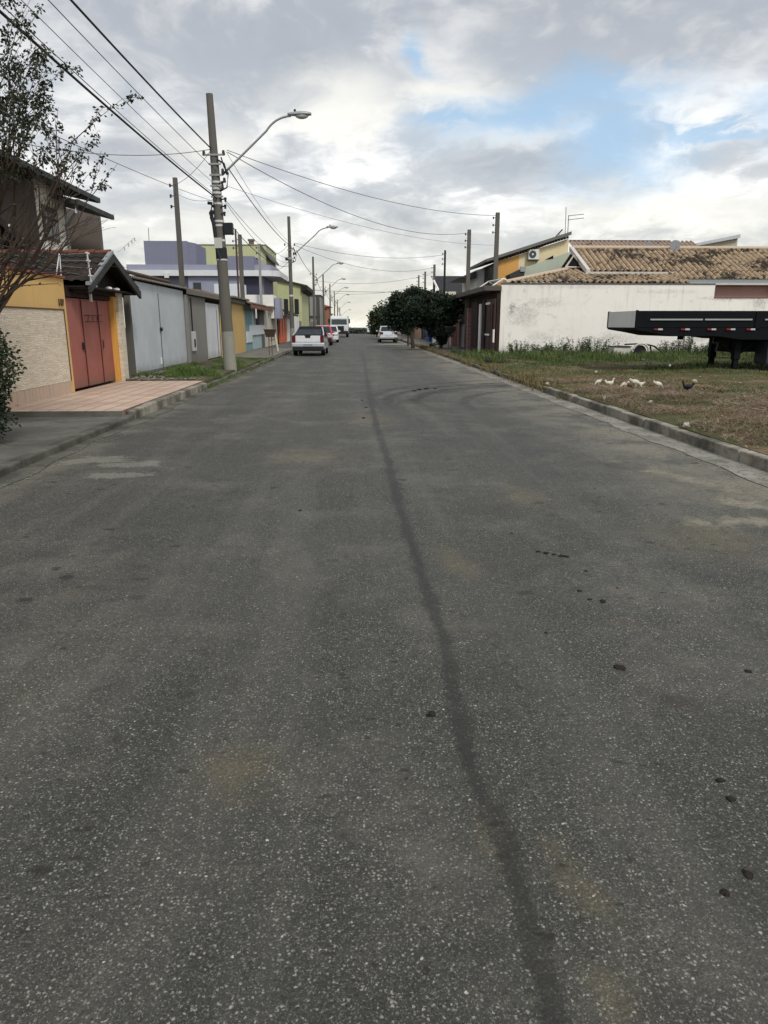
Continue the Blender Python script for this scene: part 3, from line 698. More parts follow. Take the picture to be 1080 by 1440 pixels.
# orange gate house
y0 = y1+.05; y1 = fy(404, 470)
t = thing('orange_house', 'house front with bright orange gate leaves under a dark tiled canopy', 'house', (FX, (y0+y1)/2, 0)); L = y1-y0
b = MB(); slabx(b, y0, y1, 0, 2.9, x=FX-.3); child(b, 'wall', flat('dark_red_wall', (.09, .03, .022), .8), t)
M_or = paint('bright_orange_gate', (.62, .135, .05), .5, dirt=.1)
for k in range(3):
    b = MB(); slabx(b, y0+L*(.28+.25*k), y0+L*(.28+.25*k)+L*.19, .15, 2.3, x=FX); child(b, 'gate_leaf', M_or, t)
b = MB(); tile_roof(b, (FX+.75, y0-1.0, 2.45), (0, 1, 0), L+4.5, (-1, 0, .35), 1.9); child(b, 'canopy_tiles', tiles('black_tiles', (.035, .033, .03), (.06, .056, .05), .3), t)
b = MB(); b.box(FX+.65, FX+.72, y0-1, y1+3.5, 2.3, 2.46); child(b, 'canopy_fascia', flat('charcoal_board', (.035, .036, .035), .6), t)
b = MB(); b.tube([(FX+.02, y0+.5, 1.9), (FX+.6, y0+.6, 2.35)], .035); child(b, 'canopy_bracket', M_cream, t)
# white wall
y0 = y1+.05; y1 = fy(421, 470)
t = thing('garden_wall', 'plain white rendered wall beyond the orange gate, behind the parked pickup', 'wall', (FX, (y0+y1)/2, 0))
b = MB(); slabx(b, y0, y1, 0, 2.45); child(b, 'wall_face', M_white, t)
b = MB(); b.box(FX-.2, FX+.03, y0, y1, 2.452, 2.50); child(b, 'coping', M_concrete, t)

# --- two storey house behind the porch
HX = -9.5
t = thing('two_storey_house', 'pale two storey house with dark eaves and a deep balcony behind the porch roof', 'house', (HX, 24, 0))
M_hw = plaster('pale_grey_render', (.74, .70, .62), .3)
ya_ = atX(40, 300, HX).y; yb_ = atX(92, 300, HX).y; yc = atX(143, 320, HX).y; yd = atX(157, 303, -8.7).y
ze1 = atX(75, 252, HX+.6).z; ze2 = atX(157, 304, -8.7).z
b = MB(); b.box(-15, HX, ya_, yb_, 0, ze1+.25); child(b, 'wall', M_hw, t)
yw, yw2 = atX(60, 315, HX).y, atX(80, 315, HX).y; zw0, zw1 = atX(70, 338, HX).z, atX(70, 292, HX).z
b = MB(); b.box(HX-.02, HX+.05, yw, yw2, zw0, zw1); w_ = child(b, 'window', flat('bronze_window_frame', (.07, .055, .045)), t)
b = MB(); b.box(HX+.051, HX+.056, yw+.08, (yw+yw2)/2-.04, zw0+.08, zw1-.08); b.box(HX+.051, HX+.056, (yw+yw2)/2+.04, yw2-.08, zw0+.08, zw1-.08)
o = b.build('pane', M_gl, w_); o.matrix_parent_inverse = Matrix.Translation(t.location).inverted() @ Matrix.Identity(4); o.matrix_parent_inverse = Matrix.Identity(4)
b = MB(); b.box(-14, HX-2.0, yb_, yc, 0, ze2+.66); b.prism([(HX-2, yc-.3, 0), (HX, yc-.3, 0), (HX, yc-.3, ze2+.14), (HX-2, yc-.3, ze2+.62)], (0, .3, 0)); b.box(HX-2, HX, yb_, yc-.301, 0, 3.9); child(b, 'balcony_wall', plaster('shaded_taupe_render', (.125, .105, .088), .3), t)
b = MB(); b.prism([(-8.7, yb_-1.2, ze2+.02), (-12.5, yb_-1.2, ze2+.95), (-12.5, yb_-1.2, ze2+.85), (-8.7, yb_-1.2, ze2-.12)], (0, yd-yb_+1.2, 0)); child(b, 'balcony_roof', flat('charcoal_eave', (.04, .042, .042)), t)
b = MB(); b.box(-8.72, -8.62, yb_-1.2, yd+.02, ze2-.12, ze2+.03); child(b, 'gutter', flat('charcoal_eave', (.04, .042, .042)), t)
b = MB(); b.prism([(HX+.7, ya_-7, ze1+.02), (-15, ya_-7, ze1+1.3), (-15, ya_-7, ze1+1.2), (HX+.7, ya_-7, ze1-.13)], (0, yb_-ya_+8.2, 0)); child(b, 'upper_roof', flat('charcoal_eave', (.04, .042, .042)), t)
b = MB(); b.box(HX+.68, HX+.78, ya_-7, yb_+1.2, ze1-.12, ze1+.03); child(b, 'gutter', flat('charcoal_eave', (.04, .042, .042)), t)
b = MB(); pp = Vector((-8.75, yb_-1.1, ze2-.05)); b.tube([pp+Vector((0, 0, .05)), pp+Vector((0, 0, -.28)), Vector((HX+.06, yb_-.1, ze2-.6)), Vector((HX+.06, yb_-.1, 3.0))], .05); child(b, 'downpipe', M_steel, t)
b = MB(); b.box(HX+.001, HX+.03, yb_-.1, yb_+.02, 3.0, ze2); child(b, 'corner_trim', M_steel, t)
# brown block nearer
t = thing('brown_house', 'dark brown rough rendered house behind the ochre wall, half hidden by the bare tree', 'house', (-9, 16, 0))
M_br = plaster('dark_brown_render', (.055, .042, .034), .5, sc_=3)
b = MB(); b.box(-15, HX+.25, 9, ya_-.02, 0, atX(40, 240, HX+.25).z); child(b, 'wall', M_br, t)
b = MB(); pz = atX(45, 345, -8.6); b.prism([(-8.6, pz.y, pz.z), (-8.6, pz.y-5.6, pz.z+1.75), (-8.6, pz.y-5.6, pz.z+1.55), (-8.6, pz.y, pz.z-.22)], (-.7, 0, 0)); child(b, 'raking_eave', flat('black_brown_timber', (.018, .014, .012)), t)
for k in range(6):
    b = MB(); b.ball((-8.58, pz.y-.5-k*.75, pz.z+.1+k*.235), .03, .05, .04, 8, 6); child(b, 'eave_lamp', flat('lamp_glass', (.75, .75, .72), .3), t)
b = MB(); tile_roof(b, (-12.5, 9.5, 2.75), (0, 1, 0), 5.2, (1, 0, -.02), 4.0); child(b, 'lean_to_tiles', M_tdark, t)

# --- purple house and its neighbours
M_pur = plaster('violet_grey_paint', (.175, .178, .235), .15); M_pur2 = plaster('pale_violet_paint', (.255, .258, .325), .15)
M_grn = plaster('lime_green_paint', (.42, .43, .24), .3); M_band = plaster('white_cornice', (.56, .56, .56), .2)
Y = 55.0
A = lambda px, py, Y=Y: atY(px, py, Y)
t = thing('violet_house', 'violet flat roofed house with a rounded white cornice and a boxy upper tank room', 'house', (-12, Y, 0))
x0, x1 = A(178, 384).x, A(388, 384).x; zb0, zb1 = A(300, 388).z, A(300, 380).z
b = MB(); b.box(x0, x1-1.0, Y+.5, Y+7, 0, zb0); child(b, 'ground_floor_wall', M_pur, t)
b = MB()
def rounded(b, x0, x1, y0, y1, z0, z1, r):
    pts = [(x0, y0, z0)]+[(x1-r+r*math.sin(a), y0+r-r*math.cos(a), z0) for a in [i*math.pi/16 for i in range(9)]]+[(x1, y1, z0), (x0, y1, z0)]
    return b.prism(pts, (0, 0, z1-z0))
rounded(b, x0-.3, x1+.25, Y-.1, Y+7.2, zb0, zb1, 1.1); child(b, 'cornice', M_band, t)
b = MB(); rounded(b, x0, x1-.3, Y+.1, Y+6.8, zb1+.002, A(300, 372).z, .9); child(b, 'parapet', M_pur2, t)
b = MB(); xa, xb = A(201, 350).x, A(262, 350).x; b.box(xa, xb, Y+.3, Y+5, zb1, A(230, 338).z)
b.prism([(xb, Y+.3, zb1), (A(270, 350).x, Y+1.3, zb1), (A(270, 350).x, Y+5, zb1), (xb, Y+5, zb1)], (0, 0, A(230, 338).z-zb1-.05)); child(b, 'tank_room', M_pur, t)
b = MB(); xa, xb = A(305, 370).x, A(357, 370).x; b.box(xa, xb, Y+.02, Y+4, zb1+.004, A(330, 360).z); child(b, 'upper_box', M_pur, t)
b = MB(); xa, xb = A(264, 400).x, A(340, 400).x; b.box(xa, xb, Y+.2, Y+.6, 0, zb0-.01); child(b, 'pale_wall', M_pur2, t)
b = MB(); xa, xb = A(271, 400).x, A(282, 400).x; b.box(xa, xb, Y+.16, Y+.25, A(275, 407).z, A(275, 397).z); child(b, 'window', M_gl, t)
b = MB(); xa, xb = A(341, 400).x, A(366, 400).x; b.box(xa, xb, Y+.45, Y+.8, 0, zb0-.01); child(b, 'dark_recess', flat('slate_violet', (.045, .045, .07)), t)
b = MB(); b.box(A(232, 385).x, A(238, 385).x, Y-.25, Y-.1, A(235, 391).z, A(235, 384).z); child(b, 'floodlight', flat('lamp_white', (.55, .55, .52)), t)
b = MB(); ar = A(204, 338); b.tube([ar+Vector((0, 1, -.2)), A(203, 318)+Vector((0, 1, 0))], .03, 5); child(b, 'aerial', M_steel, t)
# green two storey block behind
Y2 = 70; B = lambda px, py: atY(px, py, Y2)
t = thing('lime_house', 'tall lime green house block with a steep side eave behind the violet house', 'house', (-12, Y2, 0))
x0, x1 = B(255, 360).x, B(374, 360).x; z1 = B(330, 345).z
b = MB(); b.box(x0, x1, Y2, Y2+9, 0, z1); child(b, 'wall', M_grn, t)
b = MB(); b.box(x0-.1, x1+.05, Y2-.05, Y2+9, z1+.003, z1+.09); child(b, 'coping', flat('olive_coping', (.2, .2, .14)), t)
e0, e1 = B(366, 344), B(380, 362)
b = MB(); b.prism([(e0.x, Y2-.2, e0.z+.1), (e1.x, Y2-.2, e1.z), (e1.x, Y2-.2, e1.z-.2), (e0.x, Y2-.2, e0.z-.2)], (0, 8, 0)); child(b, 'side_eave', flat('grey_eave', (.09, .088, .08)), t)
b = MB(); c_ = B(351, 341); b.box(c_.x-.22, c_.x+.22, Y2+1, Y2+1.4, z1, B(351, 337).z); b.box(c_.x-.3, c_.x+.3, Y2+.95, Y2+1.45, B(351, 337).z+.002, B(351, 336).z+.1); child(b, 'chimney', flat('brown_pot', (.13, .09, .07)), t)
b = MB(); c_ = B(371, 380); b.box(c_.x-.35, c_.x+.25, Y2-.05, Y2, B(371, 385).z, B(371, 365).z); child(b, 'window', flat('pale_window', (.30, .31, .25)), t)
# long green wall with mono-pitch roof
Y3 = 82; B = lambda px, py: atY(px, py, Y3)
t = thing('green_house', 'long plain lime green house wall under a sloping dark roof edge near the street', 'house', (-8, Y3, 0))
pa, pb = B(366, 388), B(423, 402)
xe = B(424, 420).x
b = MB(); b.prism([(pa.x, Y3, 0), (xe, Y3, 0), (xe, Y3, pb.z), (pa.x, Y3, pa.z)], (0, 12, 0)); child(b, 'wall', M_grn, t)
pe = B(432, 404)
b = MB(); b.prism([(pa.x, Y3-.3, pa.z+.002), (pe.x, Y3-.3, pe.z+.05), (pe.x, Y3-.3, pe.z+.22), (pa.x, Y3-.3, pa.z+.2)], (0, 12.6, 0)); child(b, 'roof', flat('dark_brown_roof', (.05, .04, .035)), t)
b = MB(); b.prism([(B(424, 410).x, Y3-.31, B(424, 411).z), (pe.x, Y3-.31, B(432, 407).z), (pe.x, Y3-.31, pe.z+.1), (B(424, 400).x, Y3-.31, B(424, 402).z)], (0, 12.6, 0)); child(b, 'eave_box', flat('black_brown_timber', (.018, .014, .012)), t)
b = MB(); c_ = B(388, 392); b.box(c_.x-.06, c_.x+.06, Y3-.15, Y3-.0, B(388, 396).z, B(388, 377).z); b.box(c_.x-.06, c_.x+.3, Y3-.15, Y3-.05, B(388, 378).z, B(388, 377).z); child(b, 'vent_pipe', flat('pale_pipe', (.35, .36, .34)), t)
# white parapets between
t = thing('parapet_wall', 'white rendered parapet boxes above the teal house roof', 'wall', (-8, 51, 0)); Y4 = 51.5; B = lambda px, py: atY(px, py, Y4)
for (a, c_, top, bot, yy, m_) in ((302, 341, 399, 432, 0, M_tw), (343, 383, 414, 446, .6, M_white), (384, 391, 418, 446, .9, M_pur2)):
    b = MB(); b.box(B(a, 420).x, B(c_, 420).x, Y4+yy, Y4+yy+2.0, 2.0, B((a+c_)/2, top).z); child(b, 'block', m_, t)
# unfinished concrete building
Y5 = 112; B = lambda px, py: atY(px, py, Y5)
t = thing('concrete_building', 'bare stained concrete building shell at the left kerb beyond the pickup', 'building', (-7, Y5, 0))
b = MB(); b.box(B(424, 440).x, B(451, 440).x, Y5, Y5+10, 0, B(440, 416).z); child(b, 'wall', plaster('streaked_concrete', (.24, .235, .215), .95, (.05, .048, .04), .8, streak=1.0), t)
b = MB(); b.box(B(424, 440).x-.1, B(452, 440).x, Y5-.15, Y5+10, B(440, 416).z+.002, B(440, 414.5).z); child(b, 'slab', flat('dark_slab', (.05, .05, .045)), t)
b = MB()
for a in (433.5, 447.5): b.box(B(a, 440).x-.25, B(a, 440).x+.25, Y5-.1, Y5+.02, 0, B(440, 417).z)
child(b, 'column', flat('dark_stained_column', (.06, .057, .05)), t)
b = MB(); b.box(B(425, 440).x, B(450, 440).x, Y5-.12, Y5-.0, B(440, 447).z, B(440, 444).z); child(b, 'ledge', flat('dark_slab', (.05, .05, .045)), t)
Y6 = 104; 
t = thing('violet_wall', 'pale violet strip of house wall beside the stained concrete shell', 'wall', (-6.5, Y6, 0))
b = MB(); B = lambda px, py: atY(px, py, Y6); b.box(B(418, 440).x, B(426, 440).x, Y6, Y6+6, 0, B(420, 436).z); child(b, 'wall_face', M_pur2, t)
# far left row
for i, (Yq, x0, x1, h, mt, rf, lab) in enumerate((
    (128, -13, -5.6, 4.2, M_br, (.10, .045, .03), 'low dark house with a red brown roof beyond the concrete shell'),
    (145, -14, -5.2, 5.0, plaster('brick_red_render', (.30, .13, .08), .3), (.33, .13, .07), 'far low house with an orange tiled roof behind the truck'),
    (170, -14, -5.6, 4.0, M_cream, (.2, .1, .07), 'farthest cream house on the left before the road drops'))):
    t = thing('far_house', lab, 'house', (x1, Yq, 0))
    b = MB(); b.box(x0, x1, Yq, Yq+9, -4, h); child(b, 'wall', mt, t)
    b = MB(); b.prism([(x0-.4, Yq-.4, h), (x1+.5, Yq-.4, h), ((x0+x1)/2, Yq-.4, h+1.5)], (0, 9.8, 0)); child(b, 'roof', flat('far_roof_%d' % i, rf, .8), t)
    b = MB(); b.box(x1+.001, x1+.05, Yq+2, Yq+4.2, .2, 2.3); child(b, 'door', M_dark, t)
t = thing('garden_wall', 'low grey street wall left of the parked truck', 'wall', (FX, 100, 0))
b = MB(); slabx(b, fy(421, 470)+.1, 135, 0, 1.9); child(b, 'wall_face', M_bare, t)
b = MB(); b.box(FX-.2, FX+.02, fy(421, 470)+.1, 135, 1.902, 1.96); child(b, 'coping', M_concrete, t)

# --- street bin baskets, post boxes by the kerb
def basket(name, label, x, y, h, w, mat, post):
    t = thing(name, label, 'litter basket', (x, y, .15))
    b = MB(); b.loft([[(-w*.7, -w*.4, h), (w*.7, -w*.4, h), (w*.7, w*.4, h), (-w*.7, w*.4, h)], [(-w, -w*.6, h+.34), (w, -w*.6, h+.34), (w, w*.6, h+.34), (-w, w*.6, h+.34)]]); b.build('basket', mat, t)
    b = MB(); b.tube([(-w*.25, 0, 0), (-w*.25, 0, h)], .02, 6); b.tube([(w*.25, 0, 0), (w*.25, 0, h)], .02, 6); b.build('stand', post, t)
    b = MB(); b.tube([(-w*1.03, -w*.62, h+.345), (w*1.03, -w*.62, h+.345), (w*1.03, w*.62, h+.345), (-w*1.03, w*.62, h+.345), (-w*1.03, -w*.62, h+.345)], .018, 6); b.build('rim', post, t)
    return t
g = G(381, 500, .15); basket('litter_basket', 'rusty brown raised litter basket on two thin legs on the left pavement', g.x, g.y, .85, .27, flat('rusty_mesh', (.055, .035, .025), .9), flat('rust_pipe', (.12, .06, .04), .9))
g = G(391, 494, .15); t = thing('sign_post', 'leaning cream post with a dark box head beside the litter basket', 'post', g)
b = MB(); b.tube([(0, 0, 0), (-.16, 0, 1.15)], .045, 8); b.build('post', M_cream, t)
b = MB(); b.box(-.42, -.1, -.12, .12, .95, 1.12); b.build('box_head', M_dark, t, bevel=.02)

# ================================================================== RIGHT SIDE
RX = 6.95; WY = 35.2
M_wr = plaster('white_wall_render', (.77, .725, .655), .75, (.26, .24, .20), .55, streak=.3, base=.75)
def wall_stains(m, spots, col=(.20, .19, .17)):
    q = N(m.node_tree); b_ = [n for n in m.node_tree.nodes if n.type == 'BSDF_PRINCIPLED'][0]; c = b_.inputs[0].links[0].from_socket
    p = q.n('ShaderNodeNewGeometry').outputs['Position']; x, y, z = q.xyz(p)
    n_ = q.noise(q.v('MULTIPLY', p, (1, 1, 1.6)), 3.2, 7, .75); f_ = q.noise(p, 14, 5, .7)
    for (cx, cz, rx, rz, s_) in spots:
        u = q.m('DIVIDE', q.m('SUBTRACT', x, cx), rx); v = q.m('DIVIDE', q.m('SUBTRACT', z, cz), rz)
        d = q.m('ADD', q.m('SQRT', q.m('ADD', q.m('MULTIPLY', u, u), q.m('MULTIPLY', v, v))), q.m('MULTIPLY', q.m('SUBTRACT', n_, .5), 2.4))
        k = q.m('MULTIPLY', q.ss(d, 1.1, .2), q.ss(f_, .32, .62)); c = q.mix(q.m('MULTIPLY', k, s_), c, col)
    q.set(b_.inputs[0], c)
wall_stains(M_wr, ((8.0, 2.0, 1.0, .75, .5), (9.1, 2.6, 1.2, .3, .35), (7.5, 2.3, .16, .3, .7), (8.9, 1.0, .8, .4, .3), (12.6, .9, 1.6, .35, .45), (15.0, 3.1, 1.8, .12, .3), (19.6, 2.7, .5, .5, .7), (18.2, 2.8, 1.6, .12, .6), (21.5, 2.4, .3, .5, .5), (16.8, 1.0, 1.4, .4, .45), (10.5, 3.3, 3.0, .12, .25)))
t = thing('white_wall', 'long stained white rendered wall closing the far side of the vacant lot', 'wall', (RX, WY, 0))
xw = atY(1005, 410, WY).x; zt1 = atY(850, 400, WY).z; zt2 = atY(1005, 419, WY).z
b = MB(); slaby(b, RX, xw, 0, zt1, WY, .2); slaby(b, xw+.001, 32, 0, zt2, WY+.003, .2); child(b, 'wall_face', M_wr, t)
b = MB(); b.box(RX, xw, WY-.03, WY+.22, zt1+.002, zt1+.06); child(b, 'coping', flat('dark_coping', (.10, .095, .085), .8), t)
b = MB(); b.box(xw, 32, WY-.03, WY+.22, zt2+.002, zt2+.05); child(b, 'coping', flat('rusty_coping', (.20, .10, .075), .9), t)
# tiled house behind the wall
t = thing('tiled_house', 'house with big tan clay tile roofs blotched with black mould behind the white wall', 'house', (12, 40, 0))
e0 = atY(710, 400, WY+.3); hip = 4.4; sl = .215
ze = zt1+.04
b = MB(); Lm = atY(945, 395, WY+3).x-e0.x
# lower roof: one slope rising away from the wall, cut by a 45 degree hip on the left
def slope_tiles(b, x0, x1, y0, z0, rise, run, cutL=0, pitch=.30, tl=.42):
    x0 = math.floor(x0/pitch)*pitch if not cutL else x0-((x0/pitch)%1)*pitch
    nu = int((x1-x0)/pitch*8); rows = int(run*math.hypot(1, rise)/tl)
    for r_ in range(rows):
        lines = []
        for e_ in (0, 1):
            fy_ = run*(r_+e_)/rows; ln = []
            for i in range(nu+1):
                x = x0+(x1-x0)*i/nu; h = .115*(max(0, math.sin(2*math.pi*((x-x0)/pitch % 1)+.6)+.35)/1.35)**.6+(.022 if e_ == 0 else 0)+.008*noise.noise((int((x-x0)/pitch)*1.7, r_*2.3, 1))
                ln.append((x, y0+fy_, z0+rise*fy_+h))
            lines.append(ln)
        va = [b.bm.verts.new(p) for p in lines[0]]; vb = [b.bm.verts.new(p) for p in lines[1]]
        for i in range(nu):
            if cutL and va[i].co.x-x0 < (r_+.5)/rows*run*cutL: continue
            b.bm.faces.new([va[i], va[i+1], vb[i+1], vb[i]])
        if r_:
            for i in range(nu):
                if cutL and va[i].co.x-x0 < (r_+.5)/rows*run*cutL: continue
                b.bm.faces.new([prev[i], prev[i+1], va[i+1], va[i]])
        prev = vb
    return b
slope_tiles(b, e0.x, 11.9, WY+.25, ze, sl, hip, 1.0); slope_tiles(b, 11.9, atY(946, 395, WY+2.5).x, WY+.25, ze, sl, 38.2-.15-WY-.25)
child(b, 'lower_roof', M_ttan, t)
b = MB(); b.tube([(e0.x, WY+.25, ze+.06), (e0.x+hip, WY+.25+hip, ze+sl*hip+.08)], .11, 8); child(b, 'hip_ridge', flat('pale_ridge', (.42, .33, .24), .85), t)
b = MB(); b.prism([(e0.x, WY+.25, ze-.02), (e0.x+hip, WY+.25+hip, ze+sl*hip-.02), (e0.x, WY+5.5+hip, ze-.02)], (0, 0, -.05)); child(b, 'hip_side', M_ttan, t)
# main roof
RY = 41.5; r1 = atY(806, 350, RY); MY0 = 38.2; m0 = atY(826, 383, MY0)
rise = (r1.z-m0.z)/(RY-MY0); xr = 31
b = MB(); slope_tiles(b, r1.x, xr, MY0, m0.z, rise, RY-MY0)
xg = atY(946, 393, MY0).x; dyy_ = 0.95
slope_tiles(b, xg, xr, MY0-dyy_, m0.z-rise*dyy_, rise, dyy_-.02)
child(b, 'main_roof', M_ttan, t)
b = MB(); b.tube([(r1.x-.05, RY, r1.z+.06), (xr, RY, r1.z+.06)], .12, 8); child(b, 'ridge_tiles', flat('pale_ridge', (.42, .33, .24), .85), t)
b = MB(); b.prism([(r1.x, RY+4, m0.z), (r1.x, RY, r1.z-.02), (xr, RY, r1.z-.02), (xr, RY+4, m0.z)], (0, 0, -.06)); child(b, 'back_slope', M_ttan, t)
M_fa = plaster('dusty_white_fascia', (.48, .45, .40), .4)
b = MB(); b.prism([(r1.x-.02, MY0-.1, m0.z-.12), (r1.x-.02, RY, r1.z-.12), (r1.x-.02, RY, r1.z+.14), (r1.x-.02, MY0-.1, m0.z+.14)], (-.20, 0, 0))
b.box(r1.x-.25, xg-.02, MY0-.12, MY0-.02, m0.z-.10, m0.z+.03); child(b, 'fascia', M_fa, t)
b = MB(); b.box(xg, xr, MY0-dyy_-.16, MY0-dyy_-.02, m0.z-rise*dyy_-.16, m0.z-rise*dyy_+.0); child(b, 'gutter', flat('blue_grey_gutter', (.20, .225, .24), .5), t)
b = MB(); b.box(xg-1.5, xr, MY0-dyy_-.5, MY0-dyy_-.165, m0.z-rise*dyy_-.26, m0.z-rise*dyy_-.16); child(b, 'gutter_board', M_fa, t)
# gablet opening
ga = atY(806, 361, 39.6); gl = atY(795, 376, 39.6); gr = atY(819, 376, 39.6)
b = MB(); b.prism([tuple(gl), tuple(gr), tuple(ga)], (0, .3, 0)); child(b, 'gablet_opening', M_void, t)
b = MB(); b.tube([gl+Vector((0, -.06, 0)), ga+Vector((0, -.06, .04)), gr+Vector((0, -.06, 0)), gl+Vector((0, -.06, 0))], .06, 6); child(b, 'gablet_frame', M_fa, t)
b = MB(); b.box(r1.x+.1, xr, MY0+.3, RY+3.5, 0, m0.z-.1); child(b, 'wall', M_white, t)
b = MB(); slaby(b, xw-1.0, 32, 2.0, m0.z-rise*dyy_-.18, MY0-dyy_-.0, .2); child(b, 'pink_wall', plaster('dusty_pink_render', (.42, .245, .20), .3), t)
b = MB(); b.box(atY(1076, 398, WY+2.5).x, 32, MY0-dyy_-.3, MY0-dyy_-.01, 3.2, 3.45); child(b, 'wall_box', M_wr, t)
for i, (px, py, s) in enumerate(((948, 346, .34), (912, 345, .26))):
    c_ = atY(px, py, 41.2 if i == 0 else 44); tt = thing('satellite_dish', ('larger grey satellite dish standing on the tan roof ridge', 'smaller grey satellite dish behind the tan roof ridge, nearer the street')[i], 'satellite dish', (c_.x, c_.y, c_.z-.4))
    b = MB(); rings = []
    for k in range(5):
        a = k*.16; rings.append([(s*math.sin(a*1.6)*math.cos(u*.3927), -.12*k*k/16-.0, .4+s*math.sin(a*1.6)*math.sin(u*.3927)*1.05) for u in range(16)])
    b.loft(rings, cap=True); b.build('dish', flat('dish_grey', (.22, .225, .235), .5), tt, smooth=False)
    b = MB(); b.tube([(0, .03, -.5), (0, .03, .35)], .025); b.tube([(0, -.1, .15), (0, -.42, .38)], .012); b.build('mount', M_steel, tt)
# ochre and cream house with mono-pitch roof
Y7 = 46; B = lambda px, py: atY(px, py, Y7)
t = thing('ochre_cream_house', 'orange and cream upper storey under a long sloping grey roof beyond the white wall', 'house', (10, Y7, 0))
ra, rb, rc = B(682, 368), B(735, 345), B(800, 330)
def edge(px): return B(px, 368-(px-682)*(38/118.)).z-.22
xo0, xo1, xo2 = B(699, 380).x, B(729, 380).x, B(799, 350).x
b = MB(); b.prism([(xo0, Y7, 0), (xo1, Y7, 0), (xo1, Y7, edge(729)), (xo0, Y7, edge(699))], (0, 7, 0)); child(b, 'orange_wall', plaster('orange_render', (.56, .30, .09), .15), t)
b = MB(); b.prism([(xo1+.002, Y7+.01, 0), (xo2, Y7+.01, 0), (xo2, Y7+.01, edge(799)), (xo1+.002, Y7+.01, edge(729))], (0, 7, 0)); child(b, 'cream_wall', plaster('cream_render', (.62, .52, .33), .2), t)
b = MB(); b.prism([(ra.x, Y7-.4, ra.z-.05), (rc.x+.05, Y7-.4, rc.z-.04), (rc.x+.05, Y7-.4, rc.z+.15), (ra.x, Y7-.4, ra.z+.12)], (0, 8, 0)); child(b, 'roof', plaster('grey_roof_sheet', (.13, .125, .11), .5), t)
b = MB()
for k in range(26):
    px = 702+k*3.75; z_ = edge(px)+.16; b.box(B(px, 350).x-.035, B(px, 350).x+.035, Y7-.35, Y7-.02, z_-.12, z_-.02)
child(b, 'rafter_ends', flat('dark_brown_beam', (.03, .014, .010)), t)
b = MB(); b.prism([(B(697, 380).x, Y7-.2, 4), (xo0-.002, Y7-.2, 4), (xo0-.002, Y7-.2, edge(699)), (B(697, 380).x, Y7-.2, edge(697))], (0, 5, 0)); child(b, 'corner_post', M_dark, t)
ac = B(749, 359); tt = thing('air_conditioner', 'white air conditioner box with a round fan on the cream upper wall', 'air conditioner', (ac.x, Y7-.16, ac.z-.3)); tt.scale = (.66, .66, .66)
b = MB(); b.box(-.48, .5, -.2, .2, .05, .95); b.build('casing', flat('ac_white', (.52, .52, .49), .5), tt, bevel=.02)
b = MB(); b.tube([(-.1, -.205, .5), (-.1, -.235, .5)], .33, 20); b.build('fan_grille', flat('fan_dark', (.05, .05, .05)), tt)
b = MB(); b.tube([(-.1, -.24, .5), (-.1, -.25, .5)], .09, 12); b.build('fan_hub', flat('ac_white', (.52, .52, .49), .5), tt)
b = MB(); b.box(-.5, .55, -.2, .22, -.02, .04); b.build('bracket', M_dark, tt)
# light green house in front of it
Y8 = 43.5; B = lambda px, py: atY(px, py, Y8)
t = thing('sage_house', 'pale sage green gable wall with a sloping top below the cream house', 'house', (11, Y8, 0))
b = MB(); b.prism([(B(737, 380).x, Y8, 0), (B(800, 380).x, Y8, 0), (B(800, 380).x, Y8, B(800, 354).z), (B(737, 380).x, Y8, B(737, 377).z)], (0, 2, 0)); child(b, 'wall', plaster('sage_render', (.40, .43, .34), .25), t)
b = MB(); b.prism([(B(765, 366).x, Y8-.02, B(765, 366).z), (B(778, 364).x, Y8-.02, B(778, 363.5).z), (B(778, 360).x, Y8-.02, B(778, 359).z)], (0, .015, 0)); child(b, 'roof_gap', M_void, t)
b = MB(); b.prism([(B(714, 386).x, Y8-.5, B(714, 387).z), (B(737, 376).x, Y8-.5, B(737, 376).z), (B(733, 392).x, Y8-.5, B(733, 394).z), (B(716, 392).x, Y8-.5, B(716, 392).z)], (0, 1.2, 0)); child(b, 'dark_awning', flat('charcoal_board', (.035, .036, .035)), t)
b = MB(); b.box(B(729, 380).x, B(736, 380).x, Y8-.56, Y8-.3, B(730, 383).z, B(730, 376).z); child(b, 'meter_box', M_steel, t)
# white gable behind
Y9 = 50; B = lambda px, py: atY(px, py, Y9)
t = thing('white_gable_house', 'white upper wall with a sloping top edge left of the orange storey', 'house', (9, Y9, 0))
b = MB(); b.prism([(B(669, 380).x, Y9, 0), (B(699, 380).x, Y9, 0), (B(699, 380).x, Y9, B(699, 372).z), (B(669, 380).x, Y9, B(669, 380).z)], (0, 6, 0)); child(b, 'wall', M_white, t)
b = MB(); b.prism([(B(645, 390).x, Y9-.3, B(645, 391).z), (B(669, 380).x, Y9-.3, B(669, 381).z), (B(669, 390).x, Y9-.3, B(669, 391).z)], (0, 6, 0)); child(b, 'roof', flat('charcoal_board', (.035, .036, .035)), t)
